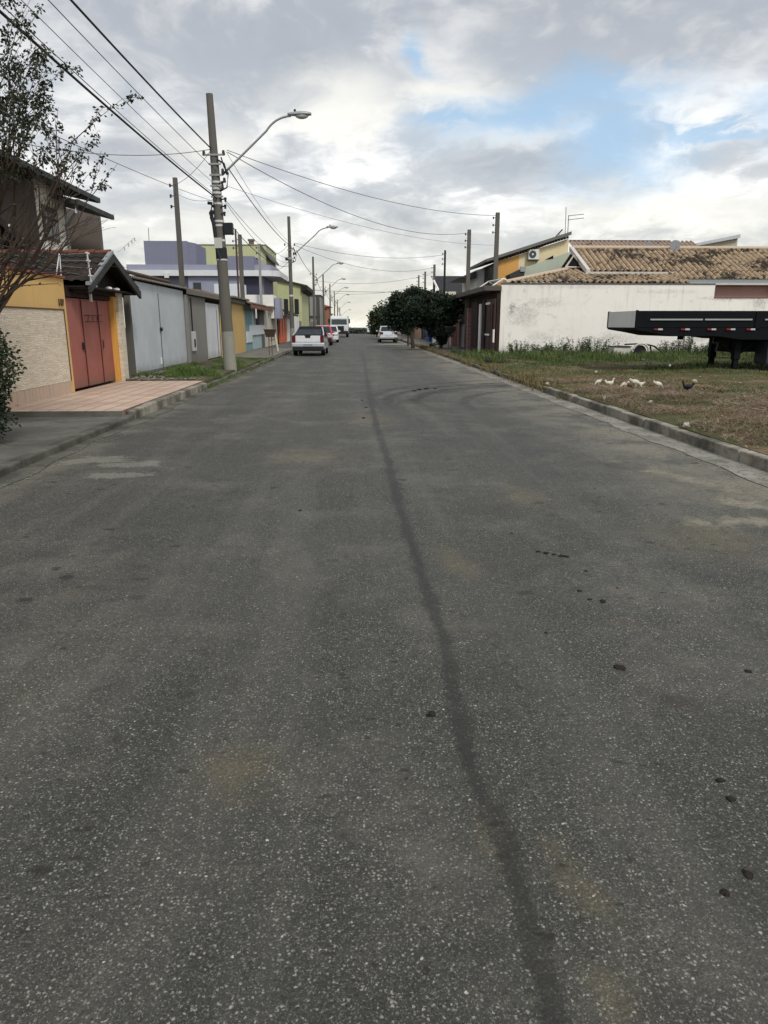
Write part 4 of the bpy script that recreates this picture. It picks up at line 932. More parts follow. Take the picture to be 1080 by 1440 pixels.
# beige roof and grey roof further right
Y10 = 52; B = lambda px, py: atY(px, py, Y10)
t = thing('pink_roofed_house', 'house behind with a long dull pink tile roof and dark ridge line', 'house', (18, Y10, 0))
c0, c1 = B(800, 356), B(972, 356); zr = B(880, 340).z
b = MB(); slope_tiles(b, c0.x, c1.x, Y10-4, B(880, 356).z-.8, (zr-B(880, 356).z+.8)/4.0, 4.0, 0, .3, .5); child(b, 'tile_roof', M_tpink, t)
b = MB(); b.box(c0.x, c1.x-1.6, Y10-.1, Y10+.15, zr, zr+.10); child(b, 'ridge', flat('dark_ridge', (.10, .07, .06)), t)
b = MB(); b.box(c0.x+.2, c1.x-.2, Y10-3.4, Y10+3, 0, B(880, 356).z-.8); child(b, 'wall', M_cream, t)
t = thing('grey_roofed_house', 'cream gable end with a pale grey sloping sheet roof at the far right', 'house', (24, Y10+2, 0))
Y11 = 54; B = lambda px, py: atY(px, py, Y11)
b = MB(); b.prism([(B(965, 352).x, Y11, 0), (B(1037, 340).x, Y11, 0), (B(1037, 340).x, Y11, B(1037, 333).z), (B(965, 350).x, Y11, B(965, 347).z)], (0, 6, 0)); child(b, 'wall', plaster('beige_gable', (.40, .36, .28), .3), t)
b = MB(); b.prism([(B(960, 349).x, Y11-.3, B(960, 349.5).z), (B(1038, 334).x, Y11-.3, B(1038, 335).z), (B(1038, 334).x, Y11-.3, B(1038, 330).z), (B(960, 345).x, Y11-.3, B(960, 346).z)], (0, 6.5, 0)); child(b, 'sheet_roof', plaster('pale_sheet_roof', (.42, .43, .44), .3), t)
# aerial
an_ = atY(796, 332, 45.8); t = thing('tv_aerial', 'thin twin mast television aerial with two crossbars on the cream house roof', 'aerial', an_)
zt_ = atY(794, 291, 45.8).z-an_.z
b = MB(); b.tube([(-.05, 0, -.2), (-.1, 0, zt_)], .025, 5); b.tube([(.1, 0, -.1), (.09, 0, zt_*.72)], .03, 5); b.build('mast', M_steel, t)
b = MB(); b.tube([(.05, 0, zt_*.70), (.95, -.2, zt_*.74)], .022, 5); b.tube([(.05, 0, zt_*.56), (.98, -.2, zt_*.61)], .022, 5); b.build('crossbar', M_steel, t)
dd = atY(786, 333, 45.8); t = thing('roof_dish', 'small tilted dark dish on the sloping grey roof', 'satellite dish', dd)
b = MB(); b.tube([(0, 0, -.15), (0, 0, .2)], .02, 5); b.loft([[(-.25, -.05, 0), (-.2, -.1, -.03), (.22, 0, .42), (.17, .05, .45)], [(-.22, .0, .0), (-.17, -.05, -.0), (.25, .05, .42), (.2, .1, .45)]]); b.build('dish', M_dark, t)

# carport house on the street
CX = 6.55; t = thing('carport_house', 'dark brown carport front with white framed doors at the corner of the white wall', 'house', (CX, 42, 0))
def cy(px, py=460): return atX(px, py, CX).y
ce = WY-.05; cz = atX(696, 405, CX-.35).z
yend = cy(643)
M_bw = flat('dark_brown_wall', (.030, .017, .014), .8)
b = MB(); slabx(b, ce+.02, yend, .1, cz-.03, x=CX+.37); child(b, 'wall', M_bw, t)
b = MB(); b.box(CX-.45, RX-.01, ce-.12, yend+.4, cz-.02, cz+.20); child(b, 'fascia', flat('brown_fascia', (.085, .07, .06), .7), t, bevel=.02)
b = MB(); b.box(CX-.3, CX+5, ce+.6, yend+.2, cz+.203, cz+.26); child(b, 'roof', flat('dark_roof', (.05, .045, .04), .8), t)
for (a, c_, m_) in ((668, 675, M_white), (678, 681, M_white)):
    b = MB(); b.box(CX, CX+.2, cy(c_), cy(a), .12, 2.62); child(b, 'column', m_, t)
b = MB(); dy0, dy1 = cy(693), cy(683); b.box(CX, CX+.12, dy0, dy1, .12, 2.75); child(b, 'door', flat('brown_steel_door', (.05, .028, .026), .5), t)
b = MB(); b.box(CX-.04, CX-.001, dy0, dy1, 2.52, 2.62); b.box(CX-.04, CX-.001, dy0, dy1, 1.05, 1.13); b.box(CX-.04, CX-.001, dy0-.02, dy0+.08, 1.13, 2.52); child(b, 'door_trim', M_white, t)
b = MB(); b.box(CX-.06, CX-.001, dy0-.5, dy0-.28, .75, 1.35); child(b, 'letter_plate', M_white, t)
b = MB(); slabx(b, ce, dy0-.02, .12, 2.7, x=CX+.05); child(b, 'side_panel', M_bw, t)
for (a, c_) in ((dy1+.02, cy(679)), (cy(674)+.3, cy(668)+.8)):
    b = MB(); slabx(b, a, c_, .12, 2.7, x=CX+.08); child(b, 'dark_panel', M_bw, t)
b = MB()
p0, p1, p2 = atY(690, 404, 36.5), atY(708, 392, 36.5), atY(722, 400, 36.5)
b.tube([p0, p1, p2], .05, 6); q0 = p0+Vector((-.3, 2.5, 0)); b.tube([q0, p1+Vector((-.3, 2.5, 0)), p2+Vector((-.3, 2.5, 0))], .04, 6); b.tube([p1, p1+Vector((-.3, 2.5, 0))], .04, 6); b.tube([p0, q0], .04, 6)
child(b, 'roof_light_frame', M_white, t)
# brick-pillared front next door
t = thing('brick_front_house', 'low house front with worn red brick pillars behind the funnel shaped tree', 'house', (CX, 52, 0))
def brickmat():
    m, q = newmat('worn_brick', .9, .2); x, y, z = q.xyz(q.pos); br = q.n('ShaderNodeTexBrick'); q.set(br.inputs['Vector'], q.cmb(q.m('ADD', x, y), z, 0)); br.inputs['Scale'].default_value = 1
    br.inputs['Brick Width'].default_value = .23; br.inputs['Row Height'].default_value = .075; br.inputs['Mortar Size'].default_value = .012
    br.inputs['Color1'].default_value = (.17, .045, .04, 1); br.inputs['Color2'].default_value = (.26, .09, .08, 1); br.inputs['Mortar'].default_value = (.30, .24, .21, 1)
    q.set(q.b.inputs[0], br.outputs[0]); return m
M_brk = brickmat()
b = MB(); slabx(b, yend+.02, 74, .1, 2.3, x=CX+.6); child(b, 'wall', plaster('pale_pink_grey', (.38, .33, .30), .4), t)
for a in (657, 645.5, 636):
    b = MB(); yy = cy(a); b.box(CX, CX+.35, yy-.25, yy+.25, .1, 2.5 if a != 645.5 else 1.7); child(b, 'brick_pillar', M_brk, t)
b = MB()
for k in range(14): yy = cy(657)+.4+k*.28; b.tube([(CX+.1, yy, .2), (CX+.1, yy, 1.6)], .02, 5)
child(b, 'railing', flat('rail_white', (.45, .43, .4)), t)
# dark roof house
Y12 = 60; B = lambda px, py: atY(px, py, Y12)
t = thing('dark_roofed_house', 'house with a broad dark slate grey roof and white verge behind the trees', 'house', (9, Y12, 0))
a0, a1 = B(612, 412), B(700, 392)
b = MB(); b.prism([(B(620, 412).x, Y12, B(620, 416).z), (B(613, 391).x, Y12+3, B(613, 391).z+.35), (B(702, 391).x, Y12+3, B(702, 391).z+.35), (B(702, 412).x, Y12, B(702, 416).z)], (0, .1, -.12)); child(b, 'roof', flat('slate_grey_roof', (.030, .031, .032), .8), t)
b = MB(); b.tube([B(612, 392)+Vector((0, 2.9, .4)), B(619, 413)], .09, 6); child(b, 'verge', M_white, t)
b = MB(); b.box(B(617, 440).x, B(702, 440).x, Y12+.3, Y12+6, 0, B(620, 416).z); child(b, 'wall', M_cream, t)
Y13 = 50.5; B = lambda px, py: atY(px, py, Y13)
b = MB(); b.box(B(638, 415).x, B(662, 415).x, 58, 58.4, B(638, 425).z, atY(650, 410, 58).z); child(b, 'cream_fascia', M_cream, t)
# small fronts glimpsed under the trees
for (px, w0, h, mt, lab) in ((601, 1.6, 2.1, flat('deep_blue_door', (.015, .05, .20), .5), 'deep blue metal gate glimpsed under the dark street tree'),
                             (585, 2.6, 2.3, plaster('salmon_render', (.40, .22, .17), .3), 'salmon pink wall glimpsed between the tree trunks'),
                             (611, 1.5, 1.9, M_white, 'pale gate panel behind the funnel shaped tree')):
    yy = atX(px, 470, 6.4).y; t = thing('street_front', lab, 'wall', (6.4, yy, .13)); b = MB(); b.box(6.4, 6.6, yy-w0, yy+w0, .13, h); child(b, 'panel', mt, t)
    b = MB(); b.box(6.38, 6.62, yy-w0-.1, yy+w0+.1, h+.001, h+.06); child(b, 'cap', M_concrete, t)
for i, (y0_, y1_, h, m_, lab) in enumerate(((74, 90, 2.9, M_cream, 'cream house front in the shade of the street trees'), (91, 108, 3.1, M_bare, 'grey house front beyond the silver sedan'), (109, 126, 2.8, M_white, 'last white house front on the right before the road drops'))):
    t = thing('far_house', lab, 'house', (7.2, y0_, .1)); b = MB(); b.box(7.2, 16, y0_, y1_, 0, h); child(b, 'wall', m_, t)
    b = MB(); b.prism([(6.8, y0_-.2, h), (16.4, y0_-.2, h), (11.6, y0_-.2, h+1.6)], (0, y1_-y0_+.4, 0)); child(b, 'roof', flat('far_dark_roof', (.07, .05, .04), .8), t)
    b = MB(); b.box(7.15, 7.199, y0_+3, y0_+5.6, .1, 2.3); child(b, 'gate', M_dark, t)
g = G(655, 497, .14); t = basket('litter_basket', 'black raised litter basket beside the worn brick pillar', 5.5, 42.5, .95, .3, M_dark, flat('rust_pipe', (.12, .06, .04), .9))

# ================================================================== POLES AND WIRES
PX = -4.0
def lamp_arm(t, z0, x_out, zz, s=1.):
    b = MB(); pts = []
    q0, q1, q2 = Vector((.2, -.05, z0)), Vector((x_out*.80, -.05, z0+(zz-z0)*.90)), Vector((x_out, -.05, zz))
    pts = [q0.lerp(q1, i/6) for i in range(6)]; a1, a2 = q0.lerp(q1, 5/6), Vector((x_out*.84, -.05, zz+.01))
    pts = pts[:-1]+[a1*(1-u)**2+Vector((x_out*.80, -.05, zz-.02))*2*u*(1-u)+q2*u*u for u in [k/9 for k in range(10)]]
    b.tube(pts, .032*s, 8); b.build('lamp_arm', M_steel, t, smooth=True)
    b = MB(); x = x_out
    prof = [(-.10, .05, .05), (.05, .085, .075), (.25, .13, .095), (.45, .13, .085), (.60, .07, .05)]
    b.loft([[(x+a, -.05+w*math.cos(k*.628), zz+.03+h*math.sin(k*.628)*(1 if math.sin(k*.628) > 0 else .45)) for k in range(10)] for a, w, h in prof])
    hd = b.build('lamp_head', flat('lamp_housing', (.30, .31, .31), .45, .3), t, smooth=True)
    b = MB(); b.ball((x+.32, -.05, zz+.0), .20, .11, .09, 12, 8); b.build('lamp_lens', flat('lamp_lens', (.42, .43, .40), .2), hd, smooth=True)
    b = MB(); b.tube([(x+.12, -.05, zz+.1), (x+.12, -.05, zz+.17)], .035, 8); b.build('photocell', M_dark, hd)
def street_pole(label, x, y, ztop, near=False, lean=0, r0=.17, r1=.095, arm=True, ax=2.35):
    t = thing('utility_pole', label, 'pole', (x, y, .1+terr(y)), 0, 'street lighting poles along the left kerb')
    n_ = 16 if near else 10; lx = lean
    P_ = lambda z: Vector((lx*z/8., 0, z))
    b = MB(); b.tube([P_(-.2), P_(ztop)], [r0, r1], n_); b.build('shaft', M_pole, t, smooth=not near and False)
    b = MB(); b.tube([P_(0), P_(1.25)], [r0+.004, r0-.008], n_); b.build('painted_base', plaster('whitewashed_base', (.23, .222, .185), .9, sc_=3), t)
    za = ztop-2.2
    if arm: lamp_arm(t, za, ax+P_(za).x, ztop-.62)
    b = MB()
    for z_ in ((za+.55, za+.30, za, za-.3, za-.6) if near else (za+.3, za-.2)):
        b.box(P_(z_).x-.30 if z_ > za+.5 else P_(z_).x-.16, P_(z_).x+.32 if z_ > za+.5 else P_(z_).x+.2, -.14, -.09, z_-.025, z_+.025)
    b.build('crossarm', M_steel, t)
    for z_, sx in ((za+.6, -.28), (za+.6, .30), (za+.1, .24), (za-.15, .27), (za-.35, .2)):
        b = MB(); b.tube([(P_(z_).x+sx, -.1, z_-.06), (P_(z_).x+sx, -.1, z_+.07)], [.05, .035], 8); b.build('insulator', flat('brown_porcelain', (.03, .02, .017), .35), t)
    b = MB()
    b.tube([(P_(za).x+.1, -.06, za-.45), (P_(za).x+.33, -.1, za-.35), (P_(za).x+.40, -.1, za+.05), (P_(za).x+.3, -.12, za+.2), (P_(za).x+.22, -.1, za+.48)], .022, 6)
    b.tube([(P_(za).x+.1, -.12, za+.42), (P_(za).x+.30, -.14, za+.3), (P_(za).x+.36, -.1, za+.0)], .03, 6)
    b.build('jumper_cable', M_wire, t)
    return t, za
pzs = atY(299, 132, 23.4).z-.1
p1t, za1 = street_pole('near street pole with a painted base and bundled cables, standing in the verge grass', -4.03, 23.4, pzs, True, 0.0, .205, .10)
p1t.rotation_euler = (0, -.022, 0)
# clutter on the near pole
for z_ in (5.6, 5.42, 5.3, 5.0, 4.5, 4.38, 3.95, 3.4):
    b = MB(); b.tube([(0, 0, z_-.03), (0, 0, z_+.03)], [.205-.105*z_/8+.010]*2, 16); b.build('metal_band', flat('band_white', (.48, .48, .45), .5), p1t)
b = MB(); b.tube([(-.05, -.03, 4.85), (-.16, -.1, 4.95), (-.22, -.08, 4.75), (-.15, -.12, 4.45), (-.1, -.12, 3.7), (-.02, -.14, 3.4)], .055, 8); b.tube([(-.15, -.1, 5.0), (-.28, -.1, 5.02)], .05, 6); b.tube([(-.14, -.12, 4.8), (-.2, -.14, 4.6), (-.12, -.12, 4.3)], .05, 6); b.build('cable_bundle', M_wire, p1t)
b = MB(); b.box(.13, .42, -.16, .08, 4.12, 4.45); b.build('splice_box', M_dark, p1t, bevel=.02)
b = MB(); b.box(-.16, .07, -.19, -.10, 3.72, 4.02); b.build('number_plate_blank', flat('old_plate', (.42, .41, .36)), p1t)
b = MB(); b.tube([(0, 0, 3.42), (0, 0, 3.75)], [.178, .172], 16); b.build('black_wrap', M_dark, p1t)
for z_, s_ in ((5.55, .2), (5.1, .26), (4.9, .24), (4.7, .2)):
    b = MB(); b.tube([(.1, -.1, z_), (s_+.04, -.12, z_+.03)], .022, 6); b.tube([(s_, -.12, z_-.06), (s_, -.12, z_+.06)], .035, 6); b.build('hook', M_dark, p1t)
labs = ['second street pole with an arched lamp, carrying two black boxes by the white garden wall', 'third street pole with an arched lamp in front of the concrete shell',
        'fourth street pole with a lamp, left of the truck', 'fifth street pole seen above the truck cab', 'sixth far street pole with a tiny lamp', 'seventh far street pole with a tiny lamp', 'eighth and farthest street pole before the road drops']
PY = [46, 72, 96, 118, 142, 166, 190]
for i, (yy, lab) in enumerate(zip(PY, labs)):
    tq, _ = street_pole(lab, PX+(.05, 0, -.1, 0, 0, 0, 0)[i], yy, 7.75+min(0, 0), False, 0, .15, .09)
    if i == 0:
        for sx in (-.45, .2):
            b = MB(); b.box(sx, sx+.25, -.25, .1, 2.1, 3.0); b.build('black_box', M_dark, tq, bevel=.02)
        for z_ in (3.15, 5.3): b = MB(); b.tube([(0, 0, z_), (0, 0, z_+.1)], .135, 12); b.build('metal_band', flat('band_white', (.48, .48, .45), .5), tq)
        b = MB(); b.box(-.28, -.1, -.12, .05, 5.25, 5.42); b.build('terminal', M_dark, tq)

def post(label, pt, pb, x, r=.07, square=False, mat=None, name='service_post', fit=True, extra=True):
    """house service post; pt, pb: where its head and lowest visible point are; x: its distance from the road axis"""
    a = atX(*pt, x); c_ = atX(*pb, x); t = thing(name, label, 'post', (x, a.y, 0)); hh = a.z
    b = MB()
    if square: b.loft([[(-r, -r, 0), (r, -r, 0), (r, r, 0), (-r, r, 0)], [(-r*.8, -r*.8, hh), (r*.8, -r*.8, hh), (r*.8, r*.8, hh), (-r*.8, r*.8, hh)]])
    else: b.tube([(0, 0, 0), (0, 0, hh)], [r, r*.8], 8)
    b.build('shaft', mat or M_pole, t)
    if extra:
        b = MB()
        for k in range(3): b.tube([(-r-.10, -.02, hh-.25-k*.35), (r, -.02, hh-.25-k*.35)], .016, 5); b.tube([(-r-.1, -.02, hh-.31-k*.35), (-r-.1, -.02, hh-.2-k*.35)], .035, 6)
        b.build('insulator_rack', M_dark, t)
    return t
post('tall service post rising behind the pale grey gate', (246, 250), (252, 405), -6.35, .09, True)
post('rusty thinner service post of the pair behind the near street pole', (331, 322), (336, 425), -6.3, .06, False, flat('rusty_post', (.085, .05, .035), .9))
post('thicker service post of the pair behind the near street pole', (337, 330), (342, 425), -6.3, .12, True)
post('slim pale concrete post in front of the lime green wall', (364, 343), (367, 430), -6.5, .09, True, M_concrete)
post('square concrete post at the corner of the white wall', (700, 299), (694, 400), 7.32, .12, True)
post('square concrete post behind the brown carport roof', (660, 323), (662, 415), 6.6, .12, True)
post('thin dark post above the slate grey roof', (626, 352), (627, 391), 6.6, .09, False, M_dark)
post('distant service post above the dark tree', (611, 372), (611, 400), 6.6, .11, True)
post('small distant service post above the tree crown', (598, 382), (598, 405), 6.6, .10, True)
post('smallest distant service post above the tree crown', (589, 387), (589, 405), 6.6, .09, True)
for i, (px, py, x, lab) in enumerate(((455, 425, -6.3, 'thin far post left of the fourth street pole'), (463, 430, -6.3, 'thin far post beside the orange tiled roof'), (407, 362, -6.2, 'short thin post above the green house eave'))):
    if i < 2: post(lab, (px, py), (px, 440), x, .07, False, extra=False)

WZ = {}
def wire(label, a, b_, sag, r=.008, mat=None, n=18):
    a, b_ = Vector(a), Vector(b_); mb = MB(); pts = [a.lerp(b_, i/n)-Vector((0, 0, sag*4*(i/n)*(1-i/n))) for i in range(n+1)]
    o = mb.tube(pts, r, 5).build('overhead_wire', mat or M_wire, smooth=True); return tag(o, label, 'wire', 'overhead wires of the street')
def P1(px, py): return atY(px, py, 23.3)
zA, zB, zC, zD = P1(297, 208).z, P1(303, 238).z, P1(303, 279).z, P1(304, 275).z
yb_ = -6.0
def through(p_end, px, py, X0, Y0=yb_):
    """height at the far end of a straight run such that the wire passes over the point (px,py)"""
    # find point on the vertical plane between p_end and (X0,Y0) hit by the ray
    r = ray(px, py); ex, ey = p_end.x-X0, p_end.y-Y0; det = r[0]*ey-r[1]*ex
    tt = (X0*ey-Y0*ex)/det; y = r[1]*tt; z = H+r[2]*tt; f = (y-Y0)/(p_end.y-Y0)
    return Vector((X0, Y0, (z-f*p_end.z)/(1-f))), f
def run(label, pend, px, py, X0, sag, r, mat=None):
    a, f = through(pend, px, py, X0); a.z += sag*4*f*(1-f)/(1-f); wire(label, a, pend, sag, r, mat, 30)
run('thick black cable crossing the sky to the head of the near street pole', P1(296, 208), 100, 0, -4.3, .25, .020)
run('thin wire just left of the thickest cable, reaching the near street pole', P1(304, 240), 68, 0, -4.4, .25, .008, M_wire2)
run('thick telephone cable passing in front of the bare tree to the near pole', P1(305, 279), 0, 16, -4.2, .3, .020)
run('thin wire entering the picture left of the tree top', P1(306, 262), 30, 0, -4.1, .3, .006, M_wire2)
run('thin telephone wire next to the thick telephone cable', P1(305, 276), 0, 5, -3.9, .3, .007, M_wire2)
run('lowest faint wire behind the tree crown', P1(306, 285), 120, 210, -4.2, .3, .006, M_wire2)
wire('sagging service drop from the near pole to the two storey house', P1(296, 210), (-9.3, 18.6, 6.0), .35, .010, M_wire2)
wire('service drop from the near pole head to the tall post behind the pale gate', P1(296, 212), (-6.45, atX(248, 262, -6.35).y, atX(250, 262, -6.35).z), .15, .008, M_wire2)
wire('service drop passing from the pale gate post to the cables on the near pole', (-6.4, atX(248, 275, -6.35).y, atX(250, 272, -6.35).z), P1(303, 280), .15, .007, M_wire2)
ra_, rb_ = atX(700, 303, 7.32), atX(660, 327, 6.6)
wire('upper service wire over the road to the corner post of the white wall', P1(319, 211), ra_, .45, .011, M_wire2)
wire('lower service wire over the road to the post behind the brown carport', P1(320, 214), rb_, .85, .012, M_wire2)
wire('faint third wire over the road to the corner post', P1(320, 262), atX(699, 345, 7.32), .4, .006, M_wire2)
P2_ = lambda px, py: atY(px, py, 46)
wire('wire descending from the near lamp bracket to the second street pole', P1(322, 238), P2_(410, 347), .25, .016)
wire('faint upper wire between the near pole and the second street pole', P1(318, 213), P2_(408, 341), .3, .007, M_wire2)
wire('loose telephone wire from the near pole splice box to the second pole', P1(326, 318), P2_(411, 372), .5, .012)
wire('thin telephone wire between the near pole and the second pole', P1(316, 280), P2_(411, 366), .35, .008, M_wire2)
wire('thin telephone wire hanging below its neighbour at the second pole', P1(316, 283), P2_(411, 369), .55, .008, M_wire2)
wire('second pole service wire over the road to the post on the slate roof', P2_(415, 342), atX(627, 358, 6.6), .5, .012, M_wire2)
wire('second pole lower service wire over the road', P2_(415, 345), atX(611, 376, 6.6), .8, .012, M_wire2)
wire('sagging wire from the second pole to the lime house', P2_(406, 367), atY(375, 370, 60), .5, .012, M_wire2)
wire('wire from the second pole head toward the lime house eave', P2_(407, 342), atY(374, 350, 64), .5, .012, M_wire2)
P3_ = lambda px, py: atY(px, py, 72)
wire('wire descending from the second pole to the third pole', P2_(417, 352), P3_(443, 387), .3, .018)
wire('horizontal wire over the road from the third pole', P3_(441, 408), (9, 72, atY(620, 409, 72).z), .15, .022, M_wire2)
wire('faint wire over the road behind the third pole', (PX, 72, 5.7), (6.6, 67, 5.9), .5, .013, M_wire2)
wire('wire over the road from the fourth pole', (PX, 96, 5.7), (6.6, 90, 5.9), .5, .016, M_wire2)
ys_ = [72]+PY[2:]
wire('wires running on between the far street poles', (PX+.3, 72, 5.75), (PX+.2, 96, 5.7), .5, .02)
wire('far wire between the fourth and fifth street poles', (PX+.2, 96, 5.75), (PX+.2, 118, 5.7), .5, .02)
wire('far wire between the fifth and sixth street poles', (PX+.2, 118, 5.75), (PX+.2, 142, 5.0), .4, .02)
wire('service wire down to the cement wall from the near pole cables', P1(312, 290), (-6.2, 36.6, 5.0), .2, .007, M_wire2)

# ================================================================== VEHICLES
def wheel(t, x, y, r, w=.2, rim=True, name='wheel'):
    b = MB(); s = 1 if x > 0 else -1
    b.tube([(x-w/2, y, r), (x-w/2+.02, y, r), (x+w/2-.02, y, r), (x+w/2, y, r)], [r*.9, r, r, r*.9], 22)
    o = b.build(name, M_black, t, smooth=False)
    if rim:
        b = MB(); b.tube([(x+s*(w/2-.01), y, r), (x+s*(w/2+.012), y, r)], [r*.64, r*.6], 16); b.build('rim', flat('alloy_rim', (.30, .30, .31), .35, .7), o)
    return o
def carpaint(name, col, metal=.3):
    m, q = newmat(name, .3, .5, metal); n_ = q.noise(q.pos, 5, 4)
    q.set(q.b.inputs[0], q.mix(q.ss(n_, .4, .8, 0, .3), col, [v*.6 for v in col])); q.b.inputs['Coat Weight'].default_value = .6; return m
def body_profile(prof, wheels, wr, zb):
    """side outline (y,z) running over the top from rear to front, then back under with wheel arches"""
    pts = list(prof)
    for wy in sorted(wheels, reverse=True):
        for k in range(9):
            a = k*math.pi/8; pts.append((wy+wr*1.14*math.cos(a), max(zb, wr+wr*1.14*math.sin(a)-.0) if True else 0))
    return pts
def hull(b, prof, wheels, wr, zb, hw, zb_in=.35, nose=.86, taper=.10, ymin=None, ymax=None, belt=.9):
    pts = body_profile(prof, wheels, wr, zb); ys = [p[0] for p in pts]; y0, y1 = min(ys), max(ys)
    def X(y, z, f):
        e = min(y-y0, y1-y)/.55; k = nose+(1-nose)*min(1, max(0, e))**.5
        return hw*k*(1-taper*max(0, z-.55)/.6)*f
    rings = []
    for f in (-1, -.93, -.93, .93, .93, 1):
        pass
    A_ = []
    for f, g in ((-1, 1.0), (-.90, 1.0), (.90, 1.0), (1, 1.0)):
        top = []
        for (y, z) in pts:
            zz = z if abs(f) < 1 else (z-.025 if z > .6 else z+.0)
            top.append((X(y, z, f), y, zz))
        A_.append(top)
    b.loft(A_, cap=True)
def car(name, label, cat, loc, rz, col, L=4.1, hw=.82, prof=None, wheels=(-1.25, 1.25), wr=.30, cabin=None, roofmat=None, pilmat=None, extras=None, group=None, black_low=True, lights=True):
    t = thing(name, label, cat, loc, rz, group); M_p = col
    b = MB(); hull(b, prof, wheels, wr, .24, hw); b.build('body', M_p, t, smooth=False, bevel=.03)
    b = MB(); b.box(-hw*.80, hw*.80, -L/2+.45, L/2-.45, .24, .55); b.build('underbody', M_black, t)
    # cabin: glass box with painted roof and pillars. cabin = (rear base y, rear top y, front top y, front base y, belt z, roof z)
    yr, yrt, yft, yf, zb, zr = cabin; wb, wt = hw*.93, hw*.72
    b = MB(); b.loft([[(-wb, yr, zb-.05), (wb, yr, zb-.05), (wb, yf, zb-.05), (-wb, yf, zb-.05)], [(-wt, yrt, zr-.03), (wt, yrt, zr-.03), (wt, yft, zr-.03), (-wt, yft, zr-.03)]]); b.build('windows', M_gl, t, bevel=.03)
    b = MB(); b.loft([[(-wt-.035, yrt-.05, zr-.05), (wt+.035, yrt-.05, zr-.05), (wt+.035, yft+.05, zr-.05), (-wt-.035, yft+.05, zr-.05)], [(-wt+.06, yrt+.05, zr+.015), (wt-.06, yrt+.05, zr+.015), (wt-.06, yft-.05, zr+.015), (-wt+.06, yft-.05, zr+.015)]]); b.build('roof', roofmat or M_p, t, bevel=.015)
    b = MB()
    for s in (-1, 1):
        b.tube([(s*wb, yr, zb-.06), (s*(wt+.005), yrt, zr-.03)], .045, 6); b.tube([(s*wb, yf, zb-.06), (s*(wt+.005), yft, zr-.03)], .04, 6)
        b.tube([(s*(wb+.005), (yr+yf)/2-.05, zb-.06), (s*(wt+.01), (yrt+yft)/2-.05, zr-.03)], .035, 6)
    b.build('pillars', pilmat or M_p, t)
    for s in (-1, 1):
        for wy in wheels: wheel(t, s*(hw-.115), wy, wr)
        b = MB(); b.box(s*(hw+.02)-.0 if s > 0 else -(hw+.16), (hw+.16) if s > 0 else -(hw+.02), yf-.42, yf-.28, zb-.02, zb+.11); b.build('mirror', M_p, t, bevel=.03)
    return t
M_silver = carpaint('silver_paint', (.50, .51, .52), .35); M_whitep = carpaint('white_car_paint', (.62, .62, .62), 0.); M_redp = carpaint('red_car_paint', (.42, .03, .05), 0.); M_darkp = carpaint('dark_car_paint', (.02, .022, .025), .2)
M_tl = flat('tail_lamp_red', (.10, .010, .012), .25); M_hl = flat('head_lamp', (.50, .51, .50), .15); M_plate = flat('plate_grey', (.24, .245, .25), .5); M_plast = flat('black_plastic', (.02, .02, .021), .6)

# pickup (rear towards us)
pk_y0 = 37.6; pcx = atY(434, 480, pk_y0).x; Lp = 4.45
t = car('pickup_truck', 'small silver pickup truck parked at the left kerb with its tailgate towards us', 'pickup truck', (pcx, pk_y0+Lp/2, 0), R(-1),
    M_silver, Lp, .84, [(-2.2, .42), (-2.22, .62), (-2.20, 1.0), (-2.15, 1.04), (.05, 1.04), (.10, .98), (1.05, .98), (2.0, .82), (2.2, .62), (2.2, .3)], (-1.35, 1.35), .33, (-.42, -.30, .55, 1.25, 1.0, 1.47), roofmat=M_plast, pilmat=M_plast)
b = MB(); b.box(-.74, .74, -1.95, -.55, 1.02, 1.06); b.build('bed_cover', M_plast, t, bevel=.01)
b = MB(); b.prism([(-.70, -2.2, 1.045), (.70, -2.2, 1.045), (.60, -.5, 1.30), (-.60, -.5, 1.30)], (0, 0, .03)); b.build('tonneau_slope', M_plast, t)
for s in (-1, 1):
    b = MB(); b.tube([(s*.78, -2.0, 1.05), (s*.75, -1.2, 1.12), (s*.64, -.45, 1.42)], [.03, .04, .045], 8); b.build('roll_bar', M_silver, t, smooth=True)
    b = MB(); b.box(min(s*.64, s*.81), max(s*.64, s*.81), -2.245, -2.16, .66, 1.02); b.build('tail_light', M_tl, t, bevel=.02)
b = MB(); b.box(-.62, .62, -2.245, -2.2, .70, 1.02); b.build('tailgate', M_whitep, t, bevel=.03)
b = MB(); b.prism([(-.16, -2.25, 1.03), (.16, -2.25, 1.03), (.11, -2.25, .90), (-.11, -2.25, .90)], (0, .02, 0)); b.build('tailgate_handle', M_plast, t)
b = MB(); b.box(-.83, .83, -2.31, -2.1, .46, .67); b.build('bumper', M_silver, t, bevel=.05)
b = MB(); b.box(-.23, .23, -2.325, -2.31, .48, .61); b.build('number_plate', M_plate, t)
b = MB(); b.box(-.79, .79, -2.30, -2.05, .28, .46); b.tube([(-.1, -2.1, .28), (-.1, -2.3, .27)], .04); b.build('lower_valance', M_plast, t, bevel=.03)
